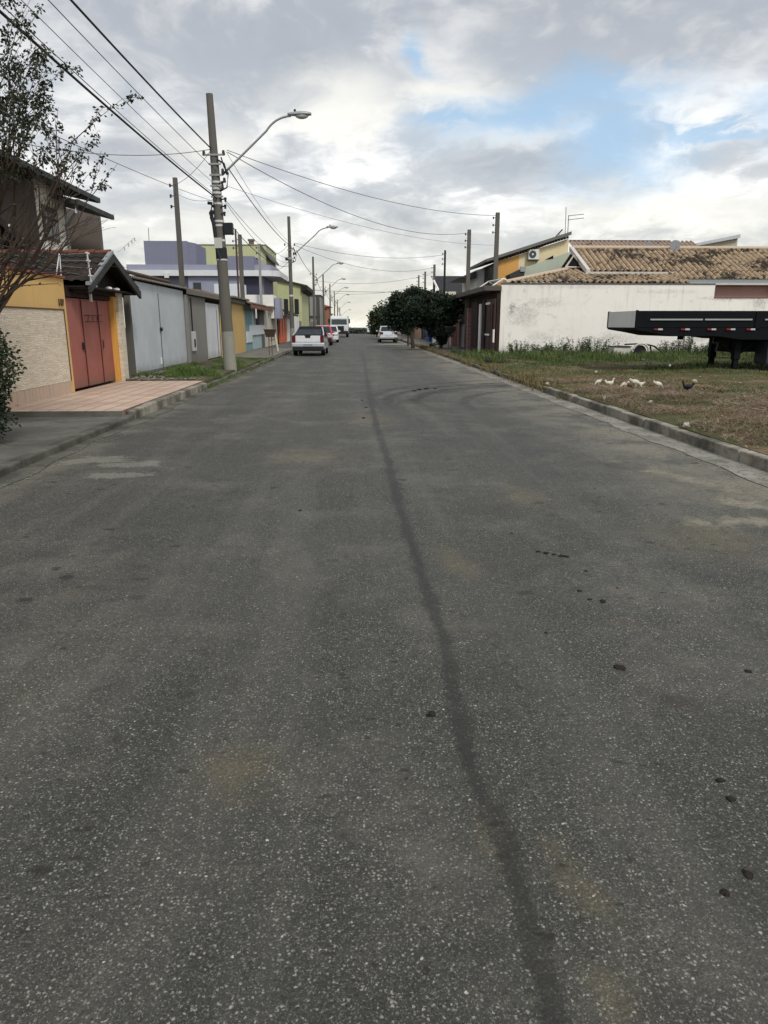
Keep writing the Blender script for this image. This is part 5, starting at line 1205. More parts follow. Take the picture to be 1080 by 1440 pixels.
# silver sedan on the right (rear towards us)
sy = 65.5; scx = atY(546, 470, sy).x
t = car('sedan', 'silver sedan parked at the right kerb beside the trees, seen from behind', 'car', (scx, sy+2.1, 0), R(1),
    M_silver, 4.2, .83, [(-2.1, .4), (-2.12, .7), (-2.05, .99), (-1.5, 1.02), (-1.0, 1.0), (1.0, .96), (1.9, .78), (2.1, .6), (2.1, .3)], (-1.28, 1.3), .30, (-1.45, -.95, .35, 1.15, .97, 1.45))
for s in (-1, 1):
    b = MB(); b.box(min(s*.50, s*.78), max(s*.50, s*.78), -2.14, -2.0, .74, .94); b.build('tail_light', M_tl, t, bevel=.02)
b = MB(); b.box(-.80, .80, -2.19, -2.0, .36, .62); b.build('bumper', M_silver, t, bevel=.05)
b = MB(); b.box(-.22, .22, -2.205, -2.19, .48, .60); b.build('number_plate', flat('plate_pale', (.5, .5, .5)), t)
# red hatchback and white car, facing us
def facing(name, label, cx, y, col, hood=None, hw=.81):
    t = car(name, label, 'car', (cx, y+1.95, 0), R(180), col, 3.9, hw, [(-1.95, .4), (-1.96, .9), (-1.9, 1.02), (-1.0, 1.0), (.85, .96), (1.65, .82), (1.92, .68), (1.95, .3)], (-1.2, 1.2), .29, (-1.85, -1.6, .15, .95, .96, 1.47))
    for s in (-1, 1):
        b = MB(); b.box(min(s*.48, s*.77), max(s*.48, s*.77), 1.85, 1.975, .62, .80); b.build('headlight', M_hl, t, bevel=.03)
    b = MB(); b.box(-.44, .44, 1.93, 1.985, .62, .76); b.build('grille', M_plast, t, bevel=.01)
    b = MB(); b.box(-.78, .78, 1.88, 2.02, .26, .56); b.build('bumper', M_plast if hood else col, t, bevel=.04)
    b = MB(); b.box(-.22, .22, 2.02, 2.035, .38, .5); b.build('number_plate', M_plate, t)
    return t
t = facing('hatchback', 'red hatchback parked facing us just beyond the silver pickup', atY(452, 470, 57.0).x, 57.0, M_redp, True)
b = MB(); b.box(-.5, .5, -.9, .05, 1.50, 1.53); b.build('roof_panel', M_whitep, t)
t = facing('hatchback', 'white car parked facing us between the red hatchback and the truck', atY(463, 470, 66.0).x, 66.0, M_whitep)
b = MB(); b.tube([(-.55, -1.3, 1.50), (-.55, .0, 1.52)], .02, 6); b.tube([(.55, -1.3, 1.50), (.55, .0, 1.52)], .02, 6); b.build('roof_rail', M_steel, t)
t = facing('hatchback', 'dark car at the far end of the road under the farthest tree', atY(526, 470, 128).x, 127, M_darkp)
t = facing('hatchback', 'tiny white car at the road crest', 2.9, 134, M_whitep)
# truck
ty = 96.0; tcx = atY(477, 460, ty).x
t = thing('truck', 'white cab-over cargo truck facing us at the left side near the crest of the road', 'truck', (tcx, ty, 0))
M_tr = flat('truck_white', (.60, .61, .60), .5)
b = MB(); b.loft([[(-1.16, 0, .55), (1.16, 0, .55), (1.16, 1.9, .55), (-1.16, 1.9, .55)], [(-1.16, -.03, 1.45), (1.16, -.03, 1.45), (1.16, 1.9, 1.45), (-1.16, 1.9, 1.45)], [(-1.10, .12, 2.5), (1.10, .12, 2.5), (1.12, 1.9, 2.5), (-1.12, 1.9, 2.5)], [(-1.02, .3, 2.66), (1.02, .3, 2.66), (1.05, 1.9, 2.66), (-1.05, 1.9, 2.66)]]); b.build('cab', M_tr, t, bevel=.04)
b = MB(); b.prism([(-1.02, -.02, 1.62), (1.02, -.02, 1.62), (.98, .09, 2.28), (-.98, .09, 2.28)], (0, -.03, 0)); b.build('windscreen', flat('windscreen', (.05, .06, .06), .15), t)
b = MB(); b.box(-.62, .62, -.09, -.03, .78, 1.42); b.build('grille', M_plast, t, bevel=.02)
b = MB(); b.box(-1.14, 1.14, -.2, .05, .42, .80); b.build('bumper', M_plast, t, bevel=.04)
for s in (-1, 1):
    b = MB(); b.box(min(s*.70, s*1.0), max(s*.70, s*1.0), -.22, -.18, .84, 1.02); b.build('headlight', M_hl, t)
    b = MB(); b.box(min(s*1.22, s*1.42), max(s*1.22, s*1.42), -.05, .02, 1.75, 2.3); b.tube([(s*1.1, .1, 2.25), (s*1.32, .0, 2.2)], .02); b.build('mirror', M_plast, t, bevel=.02)
    for wy in (.8, 4.6): wheel(t, s*1.02, wy, .48, .3)
b = MB(); b.box(-1.2, 1.2, 2.1, 7.5, 1.0, 2.72); b.build('cargo_body', plaster('truck_box', (.50, .50, .47), .3), t)
b = MB(); b.box(-.45, .45, .2, 7.3, .6, .98); b.build('chassis', M_dark, t)

# ---- semi trailer on the lot
ty0 = 22.2; c0 = atY(895, 450, ty0); Wt = 2.5; TL = 12.2
ztop = atY(895, 437, ty0).z; zbf = atY(893, 462, ty0).z; zd = atY(960, 473, ty0).z; zdk = zbf
t = thing('semi_trailer', 'black dropside semi trailer parked without its tractor on the grass by the white wall', 'trailer', (c0.x, ty0, .15))
o_ = Vector((c0.x, ty0, .15)); zt_, zf_, zm_ = ztop-.15, zbf-.15, zd-.15
M_tb = paint('trailer_black', (.008, .0085, .0095), .7, dirt=.03, spec=.05)
b = MB(); b.box(.02, TL, 0, Wt, zf_+.02, zt_-.0); 
b.build('side_boards', M_tb, t, bevel=.015)
b = MB(); b.prism([(-.012, .03, zt_-.008), (-.012, Wt-.03, zt_-.008), (-.012, Wt-.03, zf_+.03), (-.012, .03, zf_+.03)], (.03, 0, 0)); b.build('front_board', plaster('pale_front_board', (.62, .60, .56), .3), t)
b = MB(); b.box(-.03, .04, -.02, .03, zf_, zt_+.02); b.box(-.03, .04, Wt-.03, Wt+.02, zf_, zt_+.02); b.build('corner_post', M_tb, t)
b = MB(); b.prism([(-.01, 0.01, zf_+.02), (-.01, .01, zf_-.04), (.55, .01, zf_-.13), (1.1, .01, zm_), (2.6, .01, zm_-.0), (3.3, .01, zm_-.10), (TL, .01, zm_-.18), (TL, .01, zf_+.02)], (0, Wt-.02, 0)); b.build('chassis', M_tb, t, bevel=.01)
b = MB()
for (a, c_) in ((.42, 2.05), (2.12, 3.6), (4.0, 5.8), (5.9, 7.6), (8., 9.6), (9.7, 11.8)): b.box(a, c_, -.035, -.001, zt_-.28, zt_-.235)
b.build('board_rail', flat('bright_rail', (.33, .34, .34), .4, .4), t)
b = MB(); 
for x in (3.80, 7.8): b.box(x-.09, x+.09, -.03, .02, zf_, zt_-.02)
b.build('side_post', M_tb, t)
red = flat('reflector_red', (.20, .018, .024), .4); whi = flat('reflector_white', (.42, .42, .41), .4)
for i, px in enumerate((925, 963, 1000, 1027, 1055)):
    x = atY(px, 464, ty0).x-c0.x; z_ = zf_-.02
    b = MB(); b.box(x-.13, x-.0, -.03, -.005 if False else -.001, z_-.028, z_+.022); rr = b.build('reflector', red, t)
    b = MB(); b.box(x+.001, x+.14, -.03, -.001, z_-.028, z_+.022); b.build('white_half', whi, rr)
for k in range(8):
    x = 5.0+k*.9; b = MB(); b.box(x-.13, x, -.03, -.001, zf_-.055, zf_+.01); rr = b.build('reflector', red, t); b = MB(); b.box(x+.001, x+.14, -.03, -.001, zf_-.055, zf_+.01); b.build('white_half', whi, rr)
lx = 12.05-c0.x
for k, yy in enumerate((.35, Wt-.6)):
    b = MB(); b.box(lx-.10, lx+.10, yy, yy+.22, .35, zm_); b.box(lx-.075, lx+.075, yy+.03, yy+.19, .05, .4); b.box(lx-.20, lx+.20, yy-.06, yy+.28, .0, .05); b.build('landing_leg', M_tb, t, bevel=.008)
for s_ in (-1, 1):
    b = MB(); b.tube([(lx+s_*.62, .45, zm_-.1), (lx+s_*.08, .45, .48)], .028, 6); b.build('brace', M_tb, t)
b = MB(); b.tube([(lx, .5, .62), (lx, Wt-.5, .62)], .03, 6); b.build('cross_brace', M_tb, t)
b = MB(); b.box(lx-.10, lx+.80, .75, 1.7, zm_-.50, zm_-.05); b.build('pallet_box', M_tb, t, bevel=.02)
b = MB(); b.box(lx+.78, lx+2.4, .05, .8, zm_-.85, zm_-.12); b.build('spare_carrier', flat('dark_slate_box', (.025, .029, .036), .5), t, bevel=.03)
b = MB(); b.tube([(lx-.95, .1, zm_-.02), (lx-.97, .1, zm_-.20), (lx-.79, .1, zm_-.20), (lx-.85, .1, zm_-.46)], .018, 6); b.build('crank_handle', M_dark, t)
b = MB(); b.box(1.55, 1.66, .3, .5, zm_-.1, zm_); b.build('king_pin', M_tb, t)
for k in range(3):
    for yy in (.2, Wt-.2): wheel(t, 0, 0, .5, .3, False).matrix_local = Matrix.Translation((7.6+k*1.25+.0, yy, -.0)) @ Matrix.Rotation(R(90), 4, 'Z')
# lever: junk beneath
t_j = thing('discarded_cabinet', 'dirty white cabinet lying on its side in the weeds by the white wall', 'cabinet', (0, 0, 0))
ya_ = 32.6; j0, j1 = atY(862, 505, ya_), atY(886, 505, ya_)
t_j.location = (j0.x, ya_, .12)
b = MB(); b.box(0, j1.x-j0.x, 0, .7, .03, .46); b.build('casing', plaster('dirty_enamel', (.50, .47, .40), .5), t_j, bevel=.03)
b = MB(); b.box(-.02, j1.x-j0.x+.02, -.03, .72, .461, .50); b.build('lid', M_dark, t_j)
t_w = thing('scrap_frame', 'broken dark frame with a white curved mudguard beside the dumped cabinet', 'scrap', (j1.x+.15, ya_-.1, .12))
b = MB(); b.tube([(.25, 0, .28), (.25, .16, .28)], .27, 20); b.build('tyre', M_black, t_w)
b = MB(); pts = [(.25+.36*math.cos(a), -.05, .28+.34*math.sin(a)) for a in [i*math.pi/10 for i in range(11)]]; b.tube(pts, .05, 6); b.build('mudguard', plaster('dirty_enamel', (.50, .47, .40), .5), t_w)
b = MB(); b.tube([(-.5, 0, .58), (.3, 0, .62), (.9, .1, .5), (1.35, .1, .2)], .04, 6); b.tube([(.6, 0, .1), (.7, 0, .5), (.8, .05, .1)], .05, 6); b.build('bent_bar', M_dark, t_w)
for i, (px, py, s, lab) in enumerate(((905, 506, .22, 'white folded plastic sheet among the scrap in the weeds'), (942, 514, .12, 'small white rag on the dark grass under the trailer'), (977, 536, .2, 'flat white plastic bag on the bare soil right of the hens'), (770, 540, .15, 'pale rag near the kerb end of the bare soil'),
                                     (838, 523, .13, 'pale scrap on the soil left of the dumped cabinet'), (915, 566, .16, 'pale broken brick by the right kerb'), (965, 598, .16, 'pale flat shard in the brown cuttings'), (1072, 580, .14, 'white lump at the right edge of the brown cuttings'), (850, 575-15, .12, 'pale stone in front of the hens'))):
    g = G(px, py, .19 if py > 515 else .35); m_ = plaster('dull_white_litter', (.36, .34, .29), .4); b = MB()
    random.seed(i); s *= .30; ring = [[(math.cos(k*.785)*s*(1+random.uniform(-.3, .3))*f, math.sin(k*.785)*s*.6*(1+random.uniform(-.3, .3))*f, h+random.uniform(-.01, .015)) for k in range(8)] for f, h in ((1, -.02), (1.05, .01), (.6, .03), (.2, .035))]
    b.loft(ring); o = b.build('litter', m_, bevel=.005); o.location = g; tag(o, lab, 'litter')
random.seed(11)

# ---- hens
def hen(label, px, py, face, pose, mat, comb, s=1.0):
    s *= .50
    """face: heading in degrees; pose 'up' or 'peck'"""
    g = G(px, py, .17); t = thing('hen', label, 'hen', (g.x, g.y, .135+lotz(g.x, g.y)), R(face), 'hens foraging on the vacant lot'); t.scale = (s, s, s)
    if pose == 'up': sp = [(-.20, .27, .012, .03), (-.15, .26, .05, .06), (-.07, .235, .085, .095), (.02, .225, .095, .10), (.10, .25, .075, .075), (.145, .31, .045, .045), (.165, .37, .032, .034), (.18, .415, .034, .036), (.205, .43, .026, .028), (.225, .43, .012, .014)]
    else: sp = [(-.19, .31, .012, .03), (-.14, .29, .05, .06), (-.06, .26, .085, .095), (.03, .235, .095, .10), (.11, .21, .075, .075), (.17, .16, .045, .045), (.21, .11, .032, .034), (.235, .07, .034, .034), (.25, .045, .024, .026), (.258, .03, .012, .012)]
    b = MB(); rings = []
    for i, (x, z, w, h) in enumerate(sp):
        a = sp[max(0, i-1)]; c_ = sp[min(len(sp)-1, i+1)]; d = Vector((c_[0]-a[0], 0, c_[1]-a[1])).normalized(); n_ = Vector((-d.z, 0, d.x))
        rings.append([Vector((x, 0, z))+Vector((0, 1, 0))*w*math.cos(k*.5236)+n_*h*math.sin(k*.5236) for k in range(12)])
    b.loft(rings)
    for s_ in (-1, 1):
        b.tube([(.01, s_*.045, .19), (.0, s_*.045, .12)], [.035, .02], 8); b.tube([(.0, s_*.045, .13), (.015, s_*.045, .01)], .009, 6); b.tube([(-.02, s_*.045, .008), (.06, s_*.045, .008)], .008, 6)
        b.ball((-.03, s_*.075, .245), .11, .03, .06, 10, 6)
    b.loft([[(-.16, -.02, .22 if pose == 'up' else .27), (-.16, .02, .22 if pose == 'up' else .27), (-.12, .02, .31), (-.12, -.02, .31)], [(-.27, -.012, .33), (-.27, .012, .33), (-.20, .012, .40), (-.20, -.012, .40)]])
    o = b.build('body', mat, t, smooth=True); md = o.modifiers.new('join', 'REMESH'); md.mode = 'VOXEL'; md.voxel_size = .0085; md.use_smooth_shade = True
    hx, hz = sp[-3][0], sp[-3][1]
    b = MB(); b.prism([(hx-.03, -.005, hz+.025), (hx+.035, -.005, hz+.02), (hx+.02, -.005, hz+.06), (hx+.005, -.005, hz+.04), (hx-.01, -.005, hz+.062), (hx-.03, -.005, hz+.045)], (0, .01, 0)); b.build('comb', comb, t)
    b = MB(); e = Vector((sp[-1][0], 0, sp[-1][1])); d = (e-Vector((sp[-2][0], 0, sp[-2][1]))).normalized(); b.tube([e-d*.01, e+d*.028], [.01, .002], 6); b.build('beak', flat('beak_horn', (.35, .22, .06)), t)
M_hw_ = plaster('white_feathers', (.50, .46, .38), .2, sc_=6); M_hb = flat('brown_feathers', (.12, .06, .03), .8); M_hk = flat('black_feathers', (.012, .012, .014), .6); M_comb = flat('comb_red', (.35, .03, .025), .6)
hen('small white hen at the left of the flock, head down', 841, 540, 200, 'peck', M_hw_, M_comb, .85)
hen('white hen with its head raised, second from the left', 857, 543, 15, 'up', M_hw_, M_comb, 1.1)
hen('white hen with its head down just left of the brown hen', 878, 543, 190, 'peck', M_hw_, M_comb, 1.0)
hen('brown hen between two white hens in the middle of the flock', 884.5, 543, 20, 'peck', M_hb, M_comb, .9)
hen('largest white hen in the middle of the flock, pecking to the right', 893, 545, -10, 'peck', M_hw_, M_comb, 1.15)
hen('white hen half hidden behind the largest one', 900, 541, 160, 'peck', M_hw_, M_comb, .95)
hen('dark brown hen behind the rightmost white hen', 918, 541, 170, 'peck', M_hb, M_comb, .9)
hen('rightmost white hen, standing apart with its tail to the left', 925, 547, 10, 'peck', M_hw_, M_comb, 1.05)
hen('black hen alone on the right, head raised', 966, 551, 175, 'up', M_hk, M_comb, 1.15)

# ---- clods on the asphalt
M_clod = plaster('dark_dung', (.018, .014, .010), .4, sc_=8)
random.seed(5)
clods = [(757, 776, .022), (768, 778, .026), (779, 780, .020), (790, 782, .030), (797, 783, .022), (815, 831, .018), (829, 843, .016), (848, 846, .024), (872, 939, .030), (720, 750, .014), (1012, 1098, .016), (1027, 1124, .018), (1052, 944, .020), (768, 890, .012), (607, 1010-5, .022), (824, 803, .014), (868, 827, .01), (1052, 1230, .018), (1020, 1256, .016), (590, 548, .07), (600, 547, .08), (583, 550, .06), (612, 546.5, .05), (515, 573, .035), (511, 588, .04), (509, 563, .035), (422, 718, .02), (1040, 632, .01)]
row5 = 'one of five touching dark clods in a short row right of the road seam'; far4 = 'one of the large flat dark clods at the tyre tracks far up the road'; seam3 = 'one of three dark clods beside the far part of the road seam'
clab = [row5]*5+['lone dark clod just above and left of a pair, right of the seam', 'smaller dark clod left of the larger one below the row of five', 'dark clod below the row of five, right one of its pair', 'largest dark clod of the right half, alone below the row of five',
        'small dark clod above and left of the row of five', 'upper one of two dark clods near the right edge of the near road', 'lower one of two dark clods near the right edge of the near road', 'dark clod at the right edge at mid height', 'tiny dark speck of clod left of the largest clod',
        'dark clod just left of the seam in the near road', 'thin dark clod directly below the row of five', 'tiny clod right of the row of five', 'rightmost of the two nearest dark clods', 'left one of the two nearest dark clods', far4, far4, far4, far4, seam3, seam3, seam3, 'small clod alone on the left half of the road', 'tiny clod by the right gutter']
for i, (px, py, r_) in enumerate(clods):
    g = G(px, py); b = MB(); b.ball((0, 0, 0), 1, 1, 1, 12, 8)
    for v in b.bm.verts:
        n_ = 1+.85*noise.noise(v.co*1.7+Vector((i*3.1, 0, 0)))+.3*noise.noise(v.co*4+Vector((0, i*2.3, 0))); v.co = v.co*n_
        v.co.x *= r_*.85; v.co.y *= r_*.75; v.co.z = v.co.z*r_*.22
    o = b.build('dung_clod', M_clod, smooth=True); o.location = (g.x, g.y, r_*.08); o.rotation_euler = (0, 0, random.uniform(0, 3))
    tag(o, clab[i], 'clod', 'dark clods scattered over the road')
g = G(438, 1082); 

# ================================================================== VEGETATION
def blades(name, mat, pts, kind='stuff', label=None, cat=None):
    """pts: (x,y,z,height,width,lean) -> one mesh of bent two-segment blades"""
    vs = []; fs = []
    for (x, y, z, h, w_, ln) in pts:
        a = random.uniform(0, 6.283); l = random.uniform(0, 6.283); cx, cy_ = math.cos(a)*w_, math.sin(a)*w_; lx_, ly_ = math.cos(l)*ln*h, math.sin(l)*ln*h; k = len(vs)
        vs += [(x-cx, y-cy_, z), (x+cx, y+cy_, z), (x+cx*.7+lx_*.35, y+cy_*.7+ly_*.35, z+h*.6), (x-cx*.7+lx_*.35, y-cy_*.7+ly_*.35, z+h*.6), (x+lx_, y+ly_, z+h)]
        fs += [(k, k+1, k+2, k+3), (k+3, k+2, k+4)]
    o = meshobj(name, vs, fs, mat, kind=kind)
    if label: o['label'] = label
    if cat: o['category'] = cat
    return o
M_g1 = leafmat('grass_green', (.045, .088, .016), (.085, .125, .026), (.15, .135, .045)); M_g2 = leafmat('grass_olive', (.10, .085, .028), (.17, .125, .05), (.26, .185, .09)); M_dry = leafmat('dry_cuttings', (.15, .095, .06), (.27, .20, .135), (.06, .04, .028)); M_wd = leafmat('weed_green', (.024, .046, .016), (.045, .072, .024))
random.seed(21)
def rr_(a, b_): return random.uniform(a, b_)
# verge, left
pts = []
for _ in range(26000):
    x, y = rr_(FX+.02, KL-.02), rr_(18.8, 31.6); d = noise.noise((x*.9, y*.6, 5))
    if d < -.05+rr_(-.12, .12) or noise.noise((x*2.2, y*1.8, 7)) < -.22: continue
    near = 1 if y < 23.6 else .6
    edge_ = 1.0 if x < KL-.25 else .6
    z = .17+.10*max(0, math.sin((x+6)/2.2*math.pi))*d
    pts.append((x, y, z-.03, rr_(.06, .17)*(1+max(0, d)*2.0)*near*edge_, rr_(.005, .009), rr_(.3, 1.1)))
for _ in range(1800):
    y = rr_(17.8, 32); pts.append((KL-.02+rr_(-.12, .14), y, .02, rr_(.03, .12), .005, .8))
blades('verge_grass', M_g1, pts, label='thick green grass on the left verge round the near street pole', cat='grass')
# lot grasses
pts = []; pts2 = []; pts3 = []; weeds = []
for _ in range(70000):
    y = 5+(35-5)*random.random()**.75; x = rr_(KR+.17, 7+y*.5)
    d = noise.noise((x*.35, y*.35, 9)); e = noise.noise((x*1.3, y*1.3, 2)); z = .135+lotz(x, y)
    if y > 26.5+e*2 or (x > 9.5 and y > 23): 
        if d+e*.9 > -.12 and noise.noise((x*2.6, y*1.4, 6)) > -.25: pts.append((x, y, z, rr_(.05, .16)*(1+max(0, e)), .010, rr_(.3, .9)))
    elif (y > 21 and d+e*.5 > .0) or (x > 7.6+e and y < 17.5 and y > 13.0 and d+e > -.35): pts.append((x, y, z, rr_(.03, .09), .007, rr_(.4, 1.1)))
    elif x < 6.2 and y > 20 and e > -.2: pts2.append((x, y, z, rr_(.03, .10), .008, rr_(.4, 1.)))
    elif e+d > -.12: pts2.append((x, y, z, rr_(.02, .07), .006, rr_(.5, 1.2)))
for _ in range(16000):
    y = rr_(28, 35); x = rr_(5, 20); e = noise.noise((x*.6, y*.5, 3)); 
    if e > -.05 or y > 34: pts.append((x, y, .14, rr_(.12, .32)*(1+max(0, e)), .012, rr_(.2, .8)))
M_g3 = leafmat('lot_green', (.030, .062, .012), (.080, .115, .024), (.20, .165, .07))
blades('lot_grass', M_g3, pts, label='green grass patches over the vacant lot', cat='grass'); blades('lot_dry_grass', M_g2, pts2, label='short yellowish grass on the bare soil of the lot', cat='grass')
# cut brown stalks lying near the kerb
for _ in range(42000):
    y = 6+13*random.random()**.9; x = KR+.2+abs(random.gauss(1.3, 1.9)); e = noise.noise((x*.8, y*.8, 12))
    if x < KR+.18 or x > 12: continue
    if e < (-.25 if y < 15.5 else .1): continue
    pts3.append((x, y, .14+lotz(x, y)+rr_(-.01, .05)*(1+max(0, e)*2.0), rr_(.005, .05), rr_(.003, .006), rr_(2.0, 9.)))
blades('dry_cuttings', M_dry, pts3, label='brown dried cuttings strewn along the right kerb', cat='cuttings')
pts = []
for _ in range(5200):
    y = 15+rr_(0, 1)**1.3*38; k = noise.noise((y*.6, 4, 4))
    if k < -.1: continue
    pts.append((KR+.02+rr_(-.22, .35)*(1+max(0, k)), y, .02 if rr_(0, 1) < .4 else .13, rr_(.04, .15)*(1+k), .008, rr_(.3, 1.)))
blades('kerb_weeds', M_g2, pts, label='ragged grass growing over the right kerb', cat='grass')
def stones(name, mat, spots, label, cat='rubble'):
    vs = []; fs = []
    for (x, y, z, r_) in spots:
        k = len(vs); rx, ry, rz = r_*rr_(.7, 1.4), r_*rr_(.6, 1.2), r_*rr_(.3, .7); a = rr_(0, 3)
        for (u, v, w_) in ((1, 0, 0), (0, 1, 0), (-1, 0, 0), (0, -1, 0), (.2, .1, 1), (0, 0, -1)):
            u += rr_(-.25, .25); v += rr_(-.25, .25); vs.append((x+(u*math.cos(a)-v*math.sin(a))*rx, y+(u*math.sin(a)+v*math.cos(a))*ry, z+w_*rz))
        for f in ((0, 1, 4), (1, 2, 4), (2, 3, 4), (3, 0, 4), (1, 0, 5), (2, 1, 5), (3, 2, 5), (0, 3, 5)): fs.append(tuple(k+i for i in f))
    o = meshobj(name, vs, fs, mat, kind='stuff'); o['label'] = label; o['category'] = cat
sp = []
for _ in range(2600):
    y = 6+29*random.random(); x = KR+.2+abs(random.gauss(0, 5)); 
    if x < 26: sp.append((x, y, .14+lotz(x, y), rr_(.006, .028)*(1 if rr_(0, 1) < .96 else 2.0)))
stones('rubble', plaster('pale_rubble', (.34, .29, .22), .5, sc_=6), sp[:1100], 'pale pebbles and crumbs scattered over the bare soil')
stones('soil_crumbs', plaster('dark_crumbs', (.05, .036, .025), .3, sc_=6), sp[1100:], 'dark soil crumbs scattered over the bare soil', 'soil')
sp = [(FX+.1+abs(random.gauss(0, .35)), rr_(18.7, 24.5), .20, rr_(.02, .07)) for _ in range(230)]+[(rr_(FX, KL-.2), rr_(18.6, 19.3), .20, rr_(.01, .05)) for _ in range(90)]+[(KL+rr_(-.2, .12), rr_(19, 31), .04, rr_(.01, .05)) for _ in range(160)]
stones('rubble', plaster('grey_rubble', (.17, .155, .13), .5, sc_=5), sp, 'grey rubble along the foot of the pale grey gate and the verge kerb')
sp = [(KR-.25+random.gauss(0, .25), rr_(5, 34), .012, rr_(.003, .014)) for _ in range(1500)]+[(KL+.15+abs(random.gauss(0, .2)), rr_(5, 30), .01, rr_(.003, .014)) for _ in range(900)]
stones('grit', plaster('gutter_grit', (.20, .175, .135), .5, sc_=8), sp, 'loose grit along both gutters of the road', 'grit')
# tall weeds along the white wall: separate clumps
def plant(name, label, cat, loc, rad, h, nstem, nleaf, lsz, mat, group=None, spread=.6):
    t = thing(name, label, cat, loc, 0, group); b = MB(); vs = []; fs = []
    for _ in range(nstem):
        a = rr_(0, 6.283); r0 = rad*math.sqrt(random.random())*.6; hh = h*rr_(.45, 1); x0, y0 = math.cos(a)*r0, math.sin(a)*r0; tx, ty_ = x0+math.cos(a)*rad*spread*rr_(.2, 1), y0+math.sin(a)*rad*spread*rr_(.2, 1)
        b.tube([(x0, y0, -.03), ((x0+tx)/2, (y0+ty_)/2, hh*.6), (tx, ty_, hh)], [.008, .006, .002], 4)
        for _ in range(nleaf):
            f = rr_(.12, 1); c_ = Vector((x0+(tx-x0)*f+rr_(-.05, .05), y0+(ty_-y0)*f+rr_(-.05, .05), hh*f+rr_(-.03, .04)))
            leaf(vs, fs, c_, lsz*rr_(.6, 1.3))
    b.build('stem', M_bark, t); meshobj('foliage', vs, fs, mat, t); return t
def leaf(vs, fs, c_, s, dirn=None, asp=.5, bend=.25):
    u = Vector((rr_(-1, 1), rr_(-1, 1), rr_(-.8, .5))).normalized() if dirn is None else dirn
    v = u.cross(Vector((rr_(-1, 1), rr_(-1, 1), rr_(-1, 1)))).normalized()*asp*s*.5; n_ = u.cross(v).normalized()*s*bend; u = u*s; k = len(vs)
    vs += [tuple(c_), tuple(c_+u*.5+v+n_*.5), tuple(c_+u), tuple(c_+u*.5-v+n_*.5)]; fs.append((k, k+1, k+2, k+3))
wl = [(7.7, .6, .75), (8.7, .5, .6), (9.6, .6, .75), (10.4, .8, .95), (11.3, .8, .9), (12.2, .6, .65), (14.9, .6, .75), (15.6, .45, 1.2), (16.4, .6, .6), (17.2, .5, .5), (18.2, .5, .5)]
wlab = ['weed clump at the left corner of the white wall', 'small weed clump second from the corner of the white wall', 'weed clump below the first dark stain of the white wall', 'taller weed clump left of the dumped cabinet', 'spreading weed clump just left of the dumped cabinet',
        'weed clump behind the dumped cabinet', 'leafy weed clump below the trailer front', 'tallest thin weed against the white wall below the trailer', 'weed clump left of the trailer leg', 'weed clump behind the trailer leg', 'weed clump at the far right behind the trailer']
for (x, r_, h), lab in zip(wl, wlab):
    plant('weed_clump', lab, 'weeds', (x, WY-.7-rr_(0, .6), .14), r_, h, 40, 22, .075, M_wd, 'weeds along the white wall')
# planks in the weeds
for i, (x, y, L_, a, lab) in enumerate(((14.5, 31.5, 2.6, .25, 'dark rotten plank lying in the grass under the trailer'), (16.2, 30.3, 2.0, -.3, 'second dark plank nearer the trailer leg'), (13.2, 17.9, 1.2, .2, 'grey stick lying on the soil right of the hens'), (10.4, 13.0, 1.3, .5, 'pale stick across the brown cuttings'))):
    b = MB(); b.box(-L_/2, L_/2, -.06, .06, 0, .05); o = b.build('plank', flat('rotten_timber', (.05, .036, .026) if i < 2 else (.2, .16, .12), .9), bevel=.01); o.location = (x, y, .20); o.rotation_euler = (0, .04, a); tag(o, lab, 'plank')

# ---- foreground hedge bush at the left edge
def bush(t, centre, rx, ry, rz, n, s, mat, cut=None, nm='foliage', seedy=0):
    vs = []; fs = []
    while n > 0:
        d = Vector((random.gauss(0, 1), random.gauss(0, 1), random.gauss(0, 1))).normalized(); k = 1+.35*noise.noise(d*2.2+Vector((seedy, 3, 1)))+.2*noise.noise(d*5+Vector((seedy, 0, 0)))
        r_ = random.random()**.33
        if noise.noise(Vector((d.x*r_*3.5+seedy, d.y*r_*3.5, d.z*r_*3.5))) < -.28: n -= 1; continue
        c_ = Vector((centre[0]+d.x*rx*r_*k, centre[1]+d.y*ry*r_*k, centre[2]+d.z*rz*r_*k)); leaf(vs, fs, c_, s*rr_(.6, 1.3), None, .55); n -= 1
    return meshobj(nm, vs, fs, mat, t)
M_bush = leafmat('dark_glossy_leaf', (.014, .026, .012), (.026, .042, .016), (.055, .035, .018))
t = thing('hedge_bush', 'dark glossy leaved bush at the left edge in front of the ochre wall', 'bush', (-4.52, 9.0, .085))
bush(t, (-.05, 0, .98), .40, .5, .52, 4300, .058, M_bush); bush(t, (-.12, 0, .48), .33, .42, .42, 3000, .055, M_bush, seedy=4)
b = MB()
for k in range(9): a = k*.7; b.tube([(-.05+.03*math.cos(a), .03*math.sin(a), -.05), (-.05+.15*math.cos(a), .15*math.sin(a), .6), (-.05+.33*math.cos(a), .33*math.sin(a), 1.35)], [.018, .012, .004], 6)
b.build('stem', M_bark, t)

